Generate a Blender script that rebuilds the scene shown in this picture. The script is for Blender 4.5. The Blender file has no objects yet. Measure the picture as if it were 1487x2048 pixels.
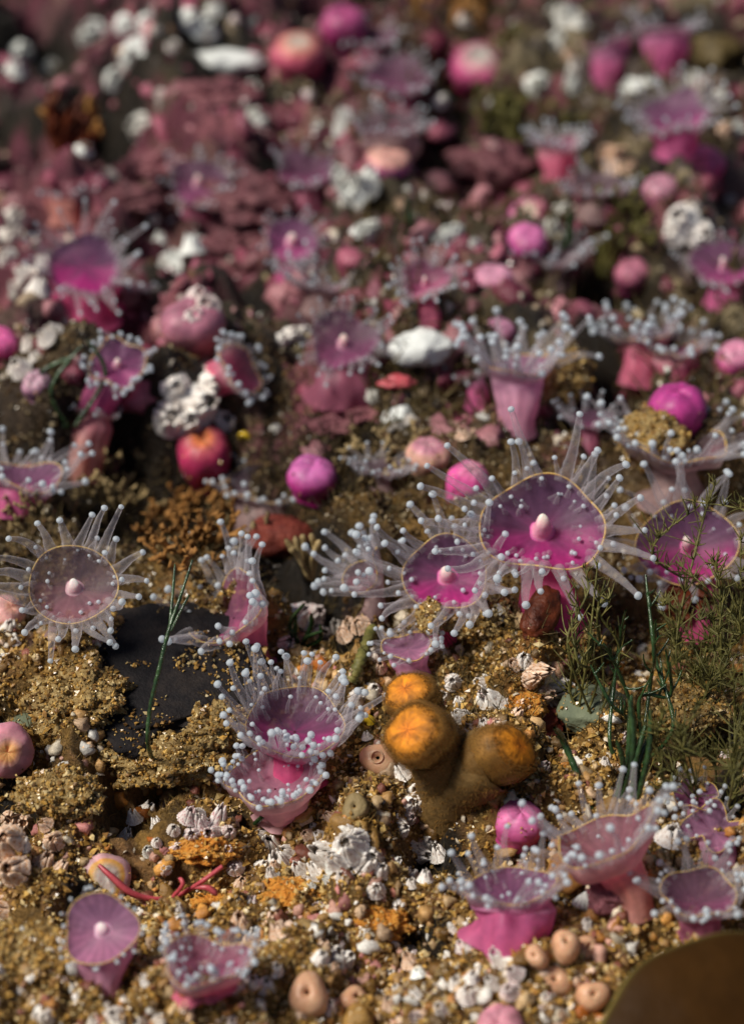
import bpy, math, random
import numpy as np
from mathutils import Vector, Matrix, Quaternion

# ------------------------------------------------------------------ camera, sky, sun, exposure (1 unit = 1 cm)
S = bpy.context.scene
S.unit_settings.system = 'METRIC'; S.unit_settings.scale_length = 0.01
rad = math.radians
PITCH, CAMZ = rad(38.0), 13.4
W, H = 1487.0, 2048.0
FPX = (H/2)/math.tan(rad(13.0))
CAM = np.array((0.0, 0.0, CAMZ))
RX = np.array((1.0, 0.0, 0.0))
UP = np.array((0.0, math.sin(PITCH), math.cos(PITCH)))
FW = np.array((0.0, math.cos(PITCH), -math.sin(PITCH)))
cam_d = bpy.data.cameras.new('camera'); cam = bpy.data.objects.new('camera', cam_d)
S.collection.objects.link(cam); S.camera = cam
cam.location = CAM; cam.rotation_euler = (math.pi/2-PITCH, 0, 0)
cam_d.sensor_fit = 'VERTICAL'; cam_d.sensor_height = 24.0; cam_d.sensor_width = 24.0*W/H
cam_d.lens = FPX/H*24.0
cam_d.clip_start = 0.1; cam_d.clip_end = 3000
cam_d.dof.use_dof = True; cam_d.dof.focus_distance = 19.05
APERTURE_RADIUS = 0.165
cam_d.dof.aperture_fstop = cam_d.lens*1e-3/(2*APERTURE_RADIUS)
cam_d.dof.aperture_blades = 0

SUN_DIR = Vector((-0.56, -0.12, 0.76)).normalized()      # towards the sun
world = bpy.data.worlds.new('World'); S.world = world; world.use_nodes = True
wn = world.node_tree.nodes; bg = wn['Background']
sky = wn.new('ShaderNodeTexSky'); sky.sky_type = 'NISHITA'; sky.sun_disc = False
sky.sun_elevation = math.asin(SUN_DIR.z); sky.sun_rotation = math.atan2(SUN_DIR.x, SUN_DIR.y)
world.node_tree.links.new(sky.outputs[0], bg.inputs[0]); bg.inputs[1].default_value = 0.05
sun_d = bpy.data.lights.new('sun', 'SUN'); sun = bpy.data.objects.new('sun', sun_d); S.collection.objects.link(sun)
sun_d.energy = 5.0; sun_d.angle = rad(17); sun_d.color = (1.0, 0.94, 0.83)
sun.rotation_euler = SUN_DIR.to_track_quat('Z', 'Y').to_euler()
S.view_settings.view_transform = 'Standard'; S.view_settings.look = 'None'
S.view_settings.exposure = -0.16; S.view_settings.gamma = 1.0; S.view_settings.use_curve_mapping = False
S.cycles.use_denoising = True; S.cycles.max_bounces = 6; S.cycles.diffuse_bounces = 3; S.cycles.transparent_max_bounces = 20
S.cycles.caustics_reflective = False; S.cycles.caustics_refractive = False
S.cycles.sample_clamp_indirect = 4.0

rng = np.random.default_rng(7); random.seed(7)
COL = S.collection

# ------------------------------------------------------------------ noise and ground shape
_tab = np.random.default_rng(3).random(4096)
def _h(i, j, k):
    return _tab[(i*73 + j*179 + k*283 + (i*j) % 97 + (j*k) % 89) % 4096]
def vn(x, y, z=0.0):
    x, y, z = np.broadcast_arrays(np.asarray(x, float), np.asarray(y, float), np.asarray(z, float))
    xi, yi, zi = (np.floor(v).astype(np.int64) for v in (x, y, z))
    xf, yf, zf = x-xi, y-yi, z-zi
    xf, yf, zf = (v*v*v*(v*(v*6-15)+10) for v in (xf, yf, zf))
    r = 0
    for a in (0, 1):
        for b in (0, 1):
            for c in (0, 1):
                r = r + _h(xi+a, yi+b, zi+c)*(xf if a else 1-xf)*(yf if b else 1-yf)*(zf if c else 1-zf)
    return r*2-1
def fbm(x, y, z=0.0, o=4, g=0.5):
    r, a = 0, 1.0
    for i in range(o):
        r = r + a*vn(x*2.03**i+17.3*i, y*2.03**i+9.1*i, z*2.03**i+3.7*i); a *= g
    return r
def pray(px, py):
    return RX*((px-W/2)/FPX) + UP*(-(py-H/2)/FPX) + FW
def plane(px, py):
    d = pray(px, py); return CAM + d*(-CAMZ/d[2])
def cmpx(px, py):                      # cm per photo pixel on the ground at that place
    d = plane(px, py)-CAM
    return float(d@FW)/FPX
# hollows and mounds: (px, py, radius px, depth cm)
PITS = [(560,320,60,-.7),(880,300,70,-.8),(1290,560,60,-.8),(1440,400,60,-.8),(240,470,50,-.6),(1010,240,60,-.9),(640,20,50,-.8),(880,110,60,-.9),(30,300,60,-.6),(270,700,60,-.8),(770,560,50,-.5),(690,1260,50,-.5),(480,1600,40,-.5),(880,1660,60,-.5),(1440,1560,60,-.5),(850,1840,60,-.5),(160,1760,40,-.5),(1100,1440,50,-.5),(300,930,190,-1.2),(490,985,120,-1.0),(610,1110,90,-.8),(1210,560,110,-1.2),(1185,730,70,-.9),(80,25,150,-1.5),
        (950,195,100,-1.3),(1130,230,75,-1.2),(1450,30,120,-1.4),(30,1570,75,-.6),(650,1200,60,-.3),(1085,1440,50,-.3),(690,1140,70,-.4),
        (225,190,80,-.9),(500,560,85,-.7),(270,1540,60,-.25),(700,890,70,-.55),(950,800,50,-.3),(1215,800,70,-.8),
        (400,745,110,.7),(385,640,80,.5),(150,1430,170,.28),(690,1700,130,.25),(410,1660,90,.25),(1060,1350,110,.3),(1320,960,120,.35),
        (430,300,160,.35),(330,170,150,.45),(840,720,100,.4),(1300,420,120,.3),(100,600,110,.45),(150,780,110,.4),(1130,790,60,.3),
        (1300,200,140,.4),(800,260,110,.35),(1110,1920,110,.2),(640,1990,90,.2),(40,1720,90,.35)]
_P = [(plane(a,b), r*cmpx(a,b), d) for a,b,r,d in PITS]
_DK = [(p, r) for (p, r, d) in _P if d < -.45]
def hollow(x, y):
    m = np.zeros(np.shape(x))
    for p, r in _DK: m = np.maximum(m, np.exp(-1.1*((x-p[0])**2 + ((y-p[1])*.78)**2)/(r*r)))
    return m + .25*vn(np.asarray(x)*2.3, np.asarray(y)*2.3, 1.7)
def height(x, y):
    x = np.asarray(x, float); y = np.asarray(y, float)
    far = np.clip((y-18.5)/4, 0, 1)
    h = 0.30*vn(x*.33+4, y*.33) + (.24+.10*far)*vn(x*.8, y*.8+7) + (.20+.14*far)*fbm(x*1.9, y*1.9+3, 1.0, 2) + .22*(.35-np.abs(vn(x*1.25+3, y*1.25, 6.6)))*(.5+.5*far)
    wx = x + .25*vn(x*1.7, y*1.7, 5); wy = y + .25*vn(x*1.7+9, y*1.7, 8)
    for p, r, d in _P:
        q = ((wx-p[0])**2 + ((wy-p[1])*.78)**2)/(r*r)
        h = h + d*np.exp(-q*1.4)
    return h
def fine(x, y):
    n = fbm(x*5.2, y*5.2, 2.2, 4, .55)
    return .095*n + .08*np.abs(vn(x*2.7, y*2.7, 4.4)) + .02*vn(x*21, y*21, 3.1) - .05
def full_h(x, y):
    return height(x, y) + fine(x, y)
_ts = np.linspace(11, 60, 700)
def ground(px, py):
    d = pray(px, py)
    P = CAM[None, :] + d[None, :]*_ts[:, None]
    g = P[:, 2] - height(P[:, 0], P[:, 1])
    i = int(np.argmax(g < 0))
    a, b = _ts[i-1], _ts[i]
    for _ in range(8):
        m = (a+b)/2; p = CAM + d*m
        if p[2] - float(height(p[0], p[1])) < 0: b = m
        else: a = m
    p = CAM + d*b
    return np.array((p[0], p[1], float(full_h(p[0], p[1]))))
def depth(P): return float((np.asarray(P)-CAM)@FW)
def at_depth(px, py, z): return CAM + pray(px, py)*z
def gnormal(x, y, e=.12):
    n = np.array((float(height(x-e, y)-height(x+e, y)), float(height(x, y-e)-height(x, y+e)), 2*e))
    return n/np.linalg.norm(n)
def camvec(n):
    v = RX*n[0] + UP*n[1] - FW*n[2]; return v/np.linalg.norm(v)
def nz(v):
    v = np.asarray(v, float); return v/max(1e-9, np.linalg.norm(v))

# ------------------------------------------------------------------ materials
class NT:
    def __init__(s, name):
        s.m = bpy.data.materials.new(name); s.m.use_nodes = True; s.t = s.m.node_tree
        s.t.nodes.clear(); s.o = s.n('ShaderNodeOutputMaterial')
    def n(s, k, **kw):
        x = s.t.nodes.new(k)
        for a, b in kw.items(): setattr(x, a, b)
        return x
    def l(s, a, b): s.t.links.new(a, b)
    def noise(s, scale, det=4, rough=.6, coord='Object'):
        c = s.n('ShaderNodeTexCoord'); x = s.n('ShaderNodeTexNoise'); x.inputs['Scale'].default_value = scale
        x.inputs['Detail'].default_value = det; x.inputs['Roughness'].default_value = rough
        s.l(c.outputs[coord], x.inputs['Vector']); return x.outputs['Fac']
    def ramp(s, fac, stops):
        r = s.n('ShaderNodeValToRGB'); e = r.color_ramp.elements
        while len(e) < len(stops): e.new(.5)
        for k, (p, c) in zip(e, stops): k.position = p; k.color = (*c, 1) if len(c) == 3 else c
        s.l(fac, r.inputs[0]); return r.outputs[0]
    def mul(s, a, b, fac=1.0, mode='MULTIPLY'):
        m = s.n('ShaderNodeMix', data_type='RGBA', blend_type=mode); m.inputs[0].default_value = fac
        for v, i in ((a, 6), (b, 7)):
            if isinstance(v, tuple): m.inputs[i].default_value = (*v, 1)
            else: s.l(v, m.inputs[i])
        return m.outputs[2]
    def bump(s, fac, strength, dist):
        b = s.n('ShaderNodeBump'); b.inputs['Strength'].default_value = strength; b.inputs['Distance'].default_value = dist
        s.l(fac, b.inputs['Height']); return b.outputs[0]
    def prin(s, col, rough=.5, spec=.3, normal=None, sss=0, sr=.1):
        p = s.n('ShaderNodeBsdfPrincipled')
        if isinstance(col, tuple): p.inputs['Base Color'].default_value = (*col, 1)
        else: s.l(col, p.inputs['Base Color'])
        p.inputs['Roughness'].default_value = rough; p.inputs['Specular IOR Level'].default_value = spec
        if sss:
            p.inputs['Subsurface Weight'].default_value = sss
            p.inputs['Subsurface Radius'].default_value = (1, .45, .6); p.inputs['Subsurface Scale'].default_value = sr
        if normal: s.l(normal, p.inputs['Normal'])
        return p.outputs[0]
    def mix(s, a, b, f):
        m = s.n('ShaderNodeMixShader'); s.l(a, m.inputs[1]); s.l(b, m.inputs[2])
        if isinstance(f, float): m.inputs[0].default_value = f
        else: s.l(f, m.inputs[0])
        return m.outputs[0]
    def out(s, sh): s.l(sh, s.o.inputs[0]); return s.m
    def attr(s, name='Col'):
        a = s.n('ShaderNodeAttribute', attribute_name=name); return a
    def rand(s): return s.n('ShaderNodeObjectInfo').outputs['Random']

M = {}
def m_flesh(name, sss, thin):
    t = NT(name); a = t.attr()
    n = t.noise(9, 4); v = t.ramp(n, [(.3, (.78, .76, .80)), (.7, (1.1, 1.08, 1.05))])
    c = t.mul(a.outputs['Color'], v)
    bp = t.bump(t.noise(26, 3), .25, .02)
    p = t.prin(c, .42, .28, bp, sss, .12)
    if not thin: return t.out(p)
    tr = t.n('ShaderNodeBsdfTranslucent'); t.l(c, tr.inputs[0])
    s = t.mix(p, tr.outputs[0], .58)
    tp = t.n('ShaderNodeBsdfTransparent')
    return t.out(t.mix(tp.outputs[0], s, a.outputs['Alpha']))
M['flesh'] = m_flesh('solid_flesh', .55, False)
M['veil'] = m_flesh('thin_flesh', 0, True)
def m_tent():
    t = NT('tentacle_gel')
    c = t.n('ShaderNodeTexCoord'); mp = t.n('ShaderNodeMapping'); mp.inputs['Scale'].default_value = (1.0, 1.0, 26)
    t.l(c.outputs['Object'], mp.inputs[0])
    v = t.n('ShaderNodeTexNoise'); v.inputs['Scale'].default_value = 1.1; v.inputs['Detail'].default_value = 3; t.l(mp.outputs[0], v.inputs['Vector'])
    col = t.ramp(v.outputs['Fac'], [(.35, (.60, .54, .59)), (.65, (.80, .77, .80))])
    p = t.prin(col, .4, .3, t.bump(v.outputs['Fac'], .4, .02)); tr = t.n('ShaderNodeBsdfTranslucent'); t.l(col, tr.inputs[0])
    s = t.mix(p, tr.outputs[0], .5); tp = t.n('ShaderNodeBsdfTransparent')
    lw = t.n('ShaderNodeLayerWeight'); lw.inputs[0].default_value = .5        # a thin wall is denser where it is crossed at a slant
    f = t.n('ShaderNodeMapRange'); t.l(lw.outputs['Facing'], f.inputs[0]); f.inputs[3].default_value = .11; f.inputs[4].default_value = .46
    return t.out(t.mix(tp.outputs[0], s, f.outputs[0]))
M['tent'] = m_tent()
def m_tip():
    t = NT('tentacle_tip'); c = (.80, .87, .93)
    p = t.prin(c, .5, .25); tr = t.n('ShaderNodeBsdfTranslucent'); tr.inputs[0].default_value = (*c, 1)
    s = t.mix(p, tr.outputs[0], .5); tp = t.n('ShaderNodeBsdfTransparent')
    return t.out(t.mix(tp.outputs[0], s, .74))
M['tip'] = m_tip()
def m_plain(name, stops, scale, rough=.6, spec=.3, bs=.4, bd=.03, bscale=None, rnd=0, sss=0, det=5):
    t = NT(name); c = t.ramp(t.noise(scale, det, .65), stops)
    if rnd:
        r = t.ramp(t.rand(), [(0, (1-rnd,)*3), (1, (1+rnd*.5,)*3)]); c = t.mul(c, r)
    b = t.bump(t.noise(bscale or scale*3, 4), bs, bd)
    return t.out(t.prin(c, rough, spec, b, sss, .08))
def m_attr(name, rough, spec, scale, lo, hi, bs=.5, bd=.03):
    t = NT(name); a = t.attr(); c = t.mul(a.outputs['Color'], t.ramp(t.noise(scale, 6, .7), [(.3, (lo,)*3), (.7, (hi,)*3)]))
    return t.out(t.prin(c, rough, spec, t.bump(t.noise(scale*1.7, 5, .7), bs, bd)))
M['ground'] = m_attr('reef_rock_and_silt', .5, .35, 22, .35, 1.5, 1.0, .06)
M['grain'] = m_attr('mineral_grains', .26, .6, 30, .7, 1.15, .2, .01)
M['lump'] = m_attr('wet_living_crust', .32, .4, 18, .6, 1.3, .5, .03)
def m_barn(name, a, b, c):
    t = NT(name); co = t.n('ShaderNodeTexCoord'); mp = t.n('ShaderNodeMapping'); mp.inputs['Scale'].default_value = (3.5, 3.5, .7)
    t.l(co.outputs['Object'], mp.inputs[0]); n = t.n('ShaderNodeTexNoise'); n.inputs['Scale'].default_value = 2.6; n.inputs['Detail'].default_value = 5
    t.l(mp.outputs[0], n.inputs['Vector'])
    col = t.ramp(n.outputs['Fac'], [(.27, c), (.38, b), (.48, a), (.75, a)])
    r = t.ramp(t.rand(), [(0, (.80, .76, .73)), (1, (1.08, 1.08, 1.08))])
    return t.out(t.prin(t.mul(col, r), .4, .4, t.bump(n.outputs['Fac'], .3, .07)))
M['barn_white'] = m_barn('barnacle_white', (.90, .87, .83), (.76, .66, .59), (.36, .24, .18))
M['barn_pink'] = m_barn('barnacle_pink_striped', (.80, .74, .72), (.62, .32, .34), (.34, .10, .13))
M['barn_peach'] = m_barn('barnacle_orange_stained', (.82, .62, .48), (.70, .36, .16), (.42, .15, .05))
M['barn_cool'] = m_barn('barnacle_chalk_white', (.90, .92, .89), (.72, .76, .70), (.40, .40, .30))
M['green'] = m_plain('dark_green_filament', [(.35, (.010, .026, .010)), (.65, (.04, .085, .025))], 7, .22, .6, .6, .02, 22)
M['olive'] = m_plain('olive_alga', [(.3, (.05, .055, .012)), (.7, (.22, .19, .055))], 9, .5, .3, rnd=.3)
M['orange_br'] = m_plain('orange_bryozoan', [(.3, (.17, .07, .018)), (.7, (.45, .22, .06))], 5, .6, .25, .6, .03, rnd=.3)
M['tan'] = m_plain('tan_bryozoan', [(.3, (.22, .15, .06)), (.7, (.48, .36, .18))], 6, .6, .25, .6, .03, rnd=.3)
M['stone'] = m_plain('dark_grey_sponge', [(.3, (.0045, .004, .005)), (.5, (.010, .008, .009)), (.72, (.028, .021, .018))], 3.5, .75, .2, .6, .03, 34)
M['gstone'] = m_plain('green_grey_stone', [(.3, (.09, .11, .07)), (.7, (.2, .22, .14))], 3, .7, .25, .6, .05)
M['clump'] = m_plain('silt_clump', [(.3, (.12, .07, .022)), (.5, (.29, .185, .062)), (.72, (.5, .37, .16))], 16, .6, .35, .9, .05, 26)
M['redbrown'] = m_plain('red_brown_alga', [(.3, (.055, .010, .004)), (.7, (.15, .032, .009))], 7, .45, .3, .5, .04)
M['red'] = m_plain('red_alga', [(.3, (.35, .035, .05)), (.7, (.6, .12, .14))], 5, .35, .35, .3, .02, sss=.2)
M['maroon'] = m_plain('maroon_crust', [(.3, (.10, .015, .012)), (.7, (.24, .05, .03))], 6, .6, .25, .8, .05)
M['orange_sp'] = m_plain('orange_sponge', [(.28, (.30, .10, .018)), (.42, (.64, .23, .025)), (.6, (.74, .34, .06)), (.78, (.74, .52, .28))], 10, .5, .35, 1.0, .07, 24, sss=.15)
M['yellow'] = m_plain('yellow_shell', [(.35, (.5, .3, .01)), (.65, (.75, .55, .05))], 4, .2, .5, .2, .02)
M['white_sp'] = m_plain('white_sponge', [(.3, (.62, .64, .62)), (.7, (.86, .88, .86))], 5, .6, .25, .6, .05)
M['peach_sp'] = m_plain('peach_tunicate', [(.3, (.50, .24, .13)), (.7, (.76, .48, .30))], 5, .35, .35, .3, .03, sss=.4)
M['chip'] = m_plain('shell_chip', [(.3, (.38, .27, .16)), (.55, (.68, .58, .44)), (.8, (.85, .82, .76))], 4, .25, .5, .3, .02, rnd=.5)
M['coralline'] = m_plain('pink_coralline_crust', [(.3, (.09, .028, .036)), (.55, (.22, .075, .09)), (.78, (.42, .2, .2))], 7, .6, .3, .7, .04, 20, rnd=.35)
M['gold'] = m_plain('golden_turf', [(.3, (.13, .075, .02)), (.7, (.36, .24, .08))], 5, .5, .3)
M['shadeturf'] = m_plain('shade_turf', [(.3, (.010, .007, .004)), (.7, (.040, .025, .010))], 5, .6, .3)
M['turf'] = m_plain('brown_turf', [(.3, (.05, .035, .012)), (.7, (.17, .12, .045))], 5, .6, .3)
def m_kelp():
    t = NT('kelp_blade'); a = t.attr(); c = t.mul(a.outputs['Color'], t.ramp(t.noise(3, 5), [(.3, (.75,)*3), (.7, (1.2,)*3)]))
    p = t.prin(c, .5, .12, t.bump(t.noise(9, 4), .25, .03)); tr = t.n('ShaderNodeBsdfTranslucent'); t.l(c, tr.inputs[0])
    return t.out(t.mix(p, tr.outputs[0], .25))
M['kelp'] = m_kelp()
def m_fuzz(name, c, al):
    t = NT(name); p = t.prin(c, .6, .2); tr = t.n('ShaderNodeBsdfTranslucent'); tr.inputs[0].default_value = (*c, 1)
    tp = t.n('ShaderNodeBsdfTransparent'); return t.out(t.mix(tp.outputs[0], t.mix(p, tr.outputs[0], .5), al))
M['fuzz'] = m_fuzz('brown_fuzz', (.40, .22, .06), .4)

# ------------------------------------------------------------------ builders
def link(o, parent=None):
    COL.objects.link(o)
    if parent: o.parent = parent
    return o
def raw(name, V, F, mat, cols=None, smooth=True):
    V = np.asarray(V, np.float32).reshape(-1, 3); F = np.asarray(F, np.int32); k = F.shape[1]
    me = bpy.data.meshes.new(name); me.vertices.add(len(V)); me.vertices.foreach_set('co', V.ravel())
    me.loops.add(F.size); me.loops.foreach_set('vertex_index', F.ravel())
    me.polygons.add(len(F)); me.polygons.foreach_set('loop_start', np.arange(0, F.size, k, dtype=np.int32))
    me.polygons.foreach_set('loop_total', np.full(len(F), k, np.int32))
    me.polygons.foreach_set('use_smooth', np.full(len(F), smooth))
    if cols is not None:
        c = np.asarray(cols, np.float32).reshape(-1, 4)
        me.color_attributes.new('Col', 'FLOAT_COLOR', 'POINT').data.foreach_set('color', c.ravel())
    if mat: me.materials.append(mat)
    me.update(calc_edges=True); me.validate()
    return me
def obj(name, me, parent=None, loc=None):
    o = bpy.data.objects.new(name, me); link(o, parent)
    if loc is not None: o.location = loc
    return o
def gridF(nu, nv, closed):
    i = np.arange(nu-1)[:, None]; j = np.arange(nv if closed else nv-1)[None, :]; j2 = (j+1) % nv
    a = i*nv+j; b = i*nv+j2; c = (i+1)*nv+j2; d = (i+1)*nv+j
    return np.stack([a, b, c, d], -1).reshape(-1, 4)
def tag(o, label, cat, group=None, kind=None):
    o['label'] = label; o['category'] = cat
    if group: o['group'] = group
    if kind: o['kind'] = kind
    return o
def root(name, loc, label, cat, group=None):
    o = bpy.data.objects.new(name, None); o.empty_display_size = .1; link(o); o.location = loc
    return tag(o, label, cat, group)
def stops(ts, st):
    xs = [s[0] for s in st]
    return np.stack([np.interp(ts, xs, [(s[1][k] if k < len(s[1]) else 1.0) for s in st]) for k in range(4)], -1)
def frame(N):
    N = nz(N); e1 = RX - N*(RX@N)
    if np.linalg.norm(e1) < .1: e1 = UP - N*(UP@N)
    e1 = nz(e1); e2 = np.cross(N, e1); return e1, e2, N
def frames_along(P):
    T = np.gradient(P, axis=0); T /= np.linalg.norm(T, axis=1)[:, None]
    A = []
    e1 = RX - T[0]*(RX@T[0])
    if np.linalg.norm(e1) < .1: e1 = UP - T[0]*(UP@T[0])
    e1 = nz(e1)
    for t in T:
        e1 = nz(e1 - t*(e1@t)); A.append((e1, np.cross(t, e1)))
    return np.array([a[0] for a in A]), np.array([a[1] for a in A]), T
def tubeVF(P, R, sides=6, jit=0.0):
    P = np.asarray(P, float); R = np.asarray(R, float)*np.ones(len(P)); E1, E2, T = frames_along(P)
    th = np.linspace(0, 2*np.pi, sides, endpoint=False)
    rr = R[:, None]*(1 + jit*(rng.random((len(P), sides))*2-1))
    V = P[:, None, :] + rr[..., None]*(np.cos(th)[None, :, None]*E1[:, None, :] + np.sin(th)[None, :, None]*E2[:, None, :])
    return V.reshape(-1, 3), gridF(len(P), sides, True)
class Acc:
    def __init__(s): s.V = []; s.F = []; s.C = []; s.n = 0
    def add(s, V, F, col=None):
        V = np.asarray(V).reshape(-1, 3); s.V.append(V); s.F.append(np.asarray(F)+s.n); s.n += len(V)
        if col is not None: s.C.append(np.tile(np.asarray(col, float), (len(V), 1)) if np.ndim(col) == 1 else np.asarray(col))
    def mesh(s, name, mat, smooth=True): return raw(name, np.concatenate(s.V), np.concatenate(s.F), mat, np.concatenate(s.C) if s.C else None, smooth)
def curve(pts, n):
    pts = np.asarray(pts, float); k = len(pts); out = []
    for u in np.linspace(0, k-1, n):
        i = min(int(u), k-2); f = u-i
        p0, p1, p2, p3 = pts[max(i-1, 0)], pts[i], pts[i+1], pts[min(i+2, k-1)]
        out.append(.5*((2*p1)+(-p0+p2)*f+(2*p0-5*p1+4*p2-p3)*f*f+(-p0+3*p1-3*p2+p3)*f**3))
    return np.array(out)
def ico(sub):
    import bmesh
    b = bmesh.new(); bmesh.ops.create_icosphere(b, subdivisions=sub, radius=1)
    V = np.array([v.co[:] for v in b.verts]); F = np.array([[v.index for v in f.verts] for f in b.faces]); b.free(); return V, F
ICO = {k: ico(k) for k in (1, 2, 3, 4, 5)}

# ---- ground
def axis(a, b, n, far):
    m = np.linspace(a, b, n); s = (b-a)/n
    e = []; d = s
    while True:
        d *= 1.35; v = (e[-1] if e else 0)+d
        e.append(v)
        if v > far: break
    e = np.array(e); return np.concatenate([a-e[::-1], m, b+e])
gx = axis(-6.2, 6.2, 400, 350)
u = np.linspace(0, 1, 560); gy_mid = 9.4 + 23.0*(u*.62 + u*u*.38)
e = np.cumsum(.06*1.35**np.arange(26)); e2 = np.cumsum(.03*1.35**np.arange(28))
gy = np.concatenate([gy_mid[0]-e2[::-1], gy_mid, gy_mid[-1]+e])
X, Y = np.meshgrid(gx, gy, indexing='ij')
fade = np.clip((9-np.abs(X))/2.5, 0, 1)*np.clip((36-Y)/3, 0, 1)*np.clip((Y-6)/2, 0, 1)
Z = full_h(X, Y)*fade
# surface colour zones (silt, crust, rock colours; painted shade in gaps and corners)
GOLD, BROWN, PINK, DARK = (np.array(c) for c in ((.25,.14,.036), (.055,.031,.011), (.17,.045,.068), (.012,.009,.006)))
w1 = np.clip((Y + .9*fbm(X*.6, Y*.6, 1.5, 3) - 16.4)/1.6, 0, 1)[..., None]
w2 = np.clip((Y + 1.0*fbm(X*.5, Y*.5, 6.5, 3) - 19.3)/1.6, 0, 1)[..., None]
wd = np.clip((X - .3 + 1.3*fbm(X*.45, Y*.45, 9.5, 3))/2.2, 0, 1)[..., None]
base = GOLD*(1-w1) + BROWN*w1
base = base*(1-w2) + (PINK*(1-.75*wd) + DARK*.75*wd)*w2
ZONES = [(420,230,170,PINK*1.1),(480,400,190,PINK*1.15),(300,110,130,PINK*.9),(330,350,150,PINK),(640,860,90,PINK*.9),(760,640,80,PINK),(850,540,90,(.42,.13,.15)),
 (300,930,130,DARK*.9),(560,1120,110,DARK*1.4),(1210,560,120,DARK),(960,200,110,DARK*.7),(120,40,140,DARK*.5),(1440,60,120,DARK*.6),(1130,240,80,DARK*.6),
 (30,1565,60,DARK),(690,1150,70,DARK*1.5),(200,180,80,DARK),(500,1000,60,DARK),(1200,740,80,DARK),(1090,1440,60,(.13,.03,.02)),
 (390,1040,100,(.20,.10,.03)),(930,350,90,(.12,.05,.05)),(1250,300,90,(.12,.09,.04)),(580,1790,60,(.5,.22,.04)),(740,1840,60,(.45,.18,.03)),
 (1060,1400,70,(.45,.2,.05)),(40,1700,70,(.5,.25,.1)),(410,1690,70,(.32,.17,.05)),(1230,1800,60,(.32,.05,.10)),(1150,1900,90,(.32,.16,.08)),(860,1780,80,(.2,.1,.03)),
 (260,1000,110,(.10,.06,.02)),(100,1100,120,(.2,.13,.05)),(700,1250,60,(.16,.09,.05)),(870,1880,90,(.16,.09,.03))]
for a, b, r, c in ZONES:
    p = plane(a, b); R = r*cmpx(a, b)
    q = ((X-p[0])**2 + ((Y-p[1])*.8)**2)**.5/R + .35*fbm(X*1.4+a, Y*1.4, 2.0, 3)
    f = np.clip((1.25-q)/.5, 0, 1)[..., None]; base = base*(1-f) + np.array(c)*f
mott = (1 + .5*fbm(X*3.1, Y*3.1, 7.7, 3))[..., None]
for k_, z_, th_, c_ in ((.9, 21.0, .28, (.035,.026,.016)), (1.5, 33.0, .38, (.16,.12,.06)), (1.3, 41.0, .42, (.22,.17,.15)), (1.7, 52.0, .42, (.30,.10,.12)), (2.2, 63.0, .5, (.34,.27,.16))):
    f = np.clip((fbm(X*k_, Y*k_, z_, 4)-th_)/.14, 0, 1)*np.clip((Y-17.2)/2, .12, 1)*(1 if c_[0] < .05 or k_ == 1.7 else (.25+.75*wd[..., 0])); base = base*(1-f[..., None]) + np.array(c_)*f[..., None]
hm = np.clip((hollow(X, Y)-.22)/.3, 0, 1)[..., None]; base = base*(1-hm) + np.array((.018,.012,.0065))*hm  # deep shade of the hollows painted into the ground colour
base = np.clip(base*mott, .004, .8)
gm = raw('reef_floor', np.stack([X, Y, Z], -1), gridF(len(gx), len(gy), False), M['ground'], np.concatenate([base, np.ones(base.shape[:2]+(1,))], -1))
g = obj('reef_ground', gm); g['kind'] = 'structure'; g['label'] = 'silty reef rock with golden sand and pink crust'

# ------------------------------------------------------------------ loose grains and turf (uncountable)
OCT_V = np.array([(1,0,0),(-1,0,0),(0,1,0),(0,-1,0),(0,0,1),(0,0,-1)], float)
OCT_F = np.array([(0,2,4),(2,1,4),(1,3,4),(3,0,4),(2,0,5),(1,2,5),(3,1,5),(0,3,5)])
def grains(name, label, n, px0, px1, py0, py1, smin, smax, pal, keep=None, sub=None, lift=.3, mat='grain'):
    px = rng.uniform(px0, px1, n); py = rng.uniform(py0, py1, n)
    d = RX[None]*((px-W/2)/FPX)[:, None] + UP[None]*(-(py-H/2)/FPX)[:, None] + FW[None]
    P = CAM[None] + d*(-CAMZ/d[:, 2])[:, None]
    if keep is not None: P = P[keep(P[:, 0], P[:, 1])]
    P = P[hollow(P[:, 0], P[:, 1]) < .40 + .5*rng.random(len(P))**2]
    z = full_h(P[:, 0], P[:, 1])
    me = grain_mesh(name, np.stack([P[:, 0], P[:, 1], z], -1), smin, smax, pal, sub, lift, mat)
    o = obj(name, me); o['kind'] = 'stuff'; o['label'] = label; o['category'] = 'grains'
    return o
def grain_mesh(name, P, smin, smax, pal, sub=None, lift=.3, mat='grain', up=None):
    n = len(P); s = smin*(smax/smin)**(rng.random(n)**1.8)
    Q = rng.normal(size=(n, 3, 3)); Q, _ = np.linalg.qr(Q)
    BV, BF = (OCT_V, OCT_F) if sub is None else ICO[sub]
    j = 1 + .35*(rng.random((n, len(BV), 1))*2-1)
    an = np.stack([rng.uniform(.7, 1.3, n), rng.uniform(.6, 1.1, n), rng.uniform(.35, .9, n)], -1)
    V = np.einsum('nij,nkj->nki', Q, (BV[None]*j)*an[:, None, :])*s[:, None, None]
    up = np.array((0, 0, 1.0)) if up is None else up
    V += (P + up*(s*lift)[:, None])[:, None, :]
    F = BF[None] + (np.arange(n)*len(BV))[:, None, None]
    pal = np.array(pal); c = pal[rng.integers(0, len(pal), n)]*rng.uniform(.6, 1.25, (n, 1))
    C = np.concatenate([np.repeat(c[:, None, :], len(BV), 1), np.ones((n, len(BV), 1))], -1)
    return raw(name, V, F.reshape(-1, 3), M[mat], C, mat == 'lump')
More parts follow.
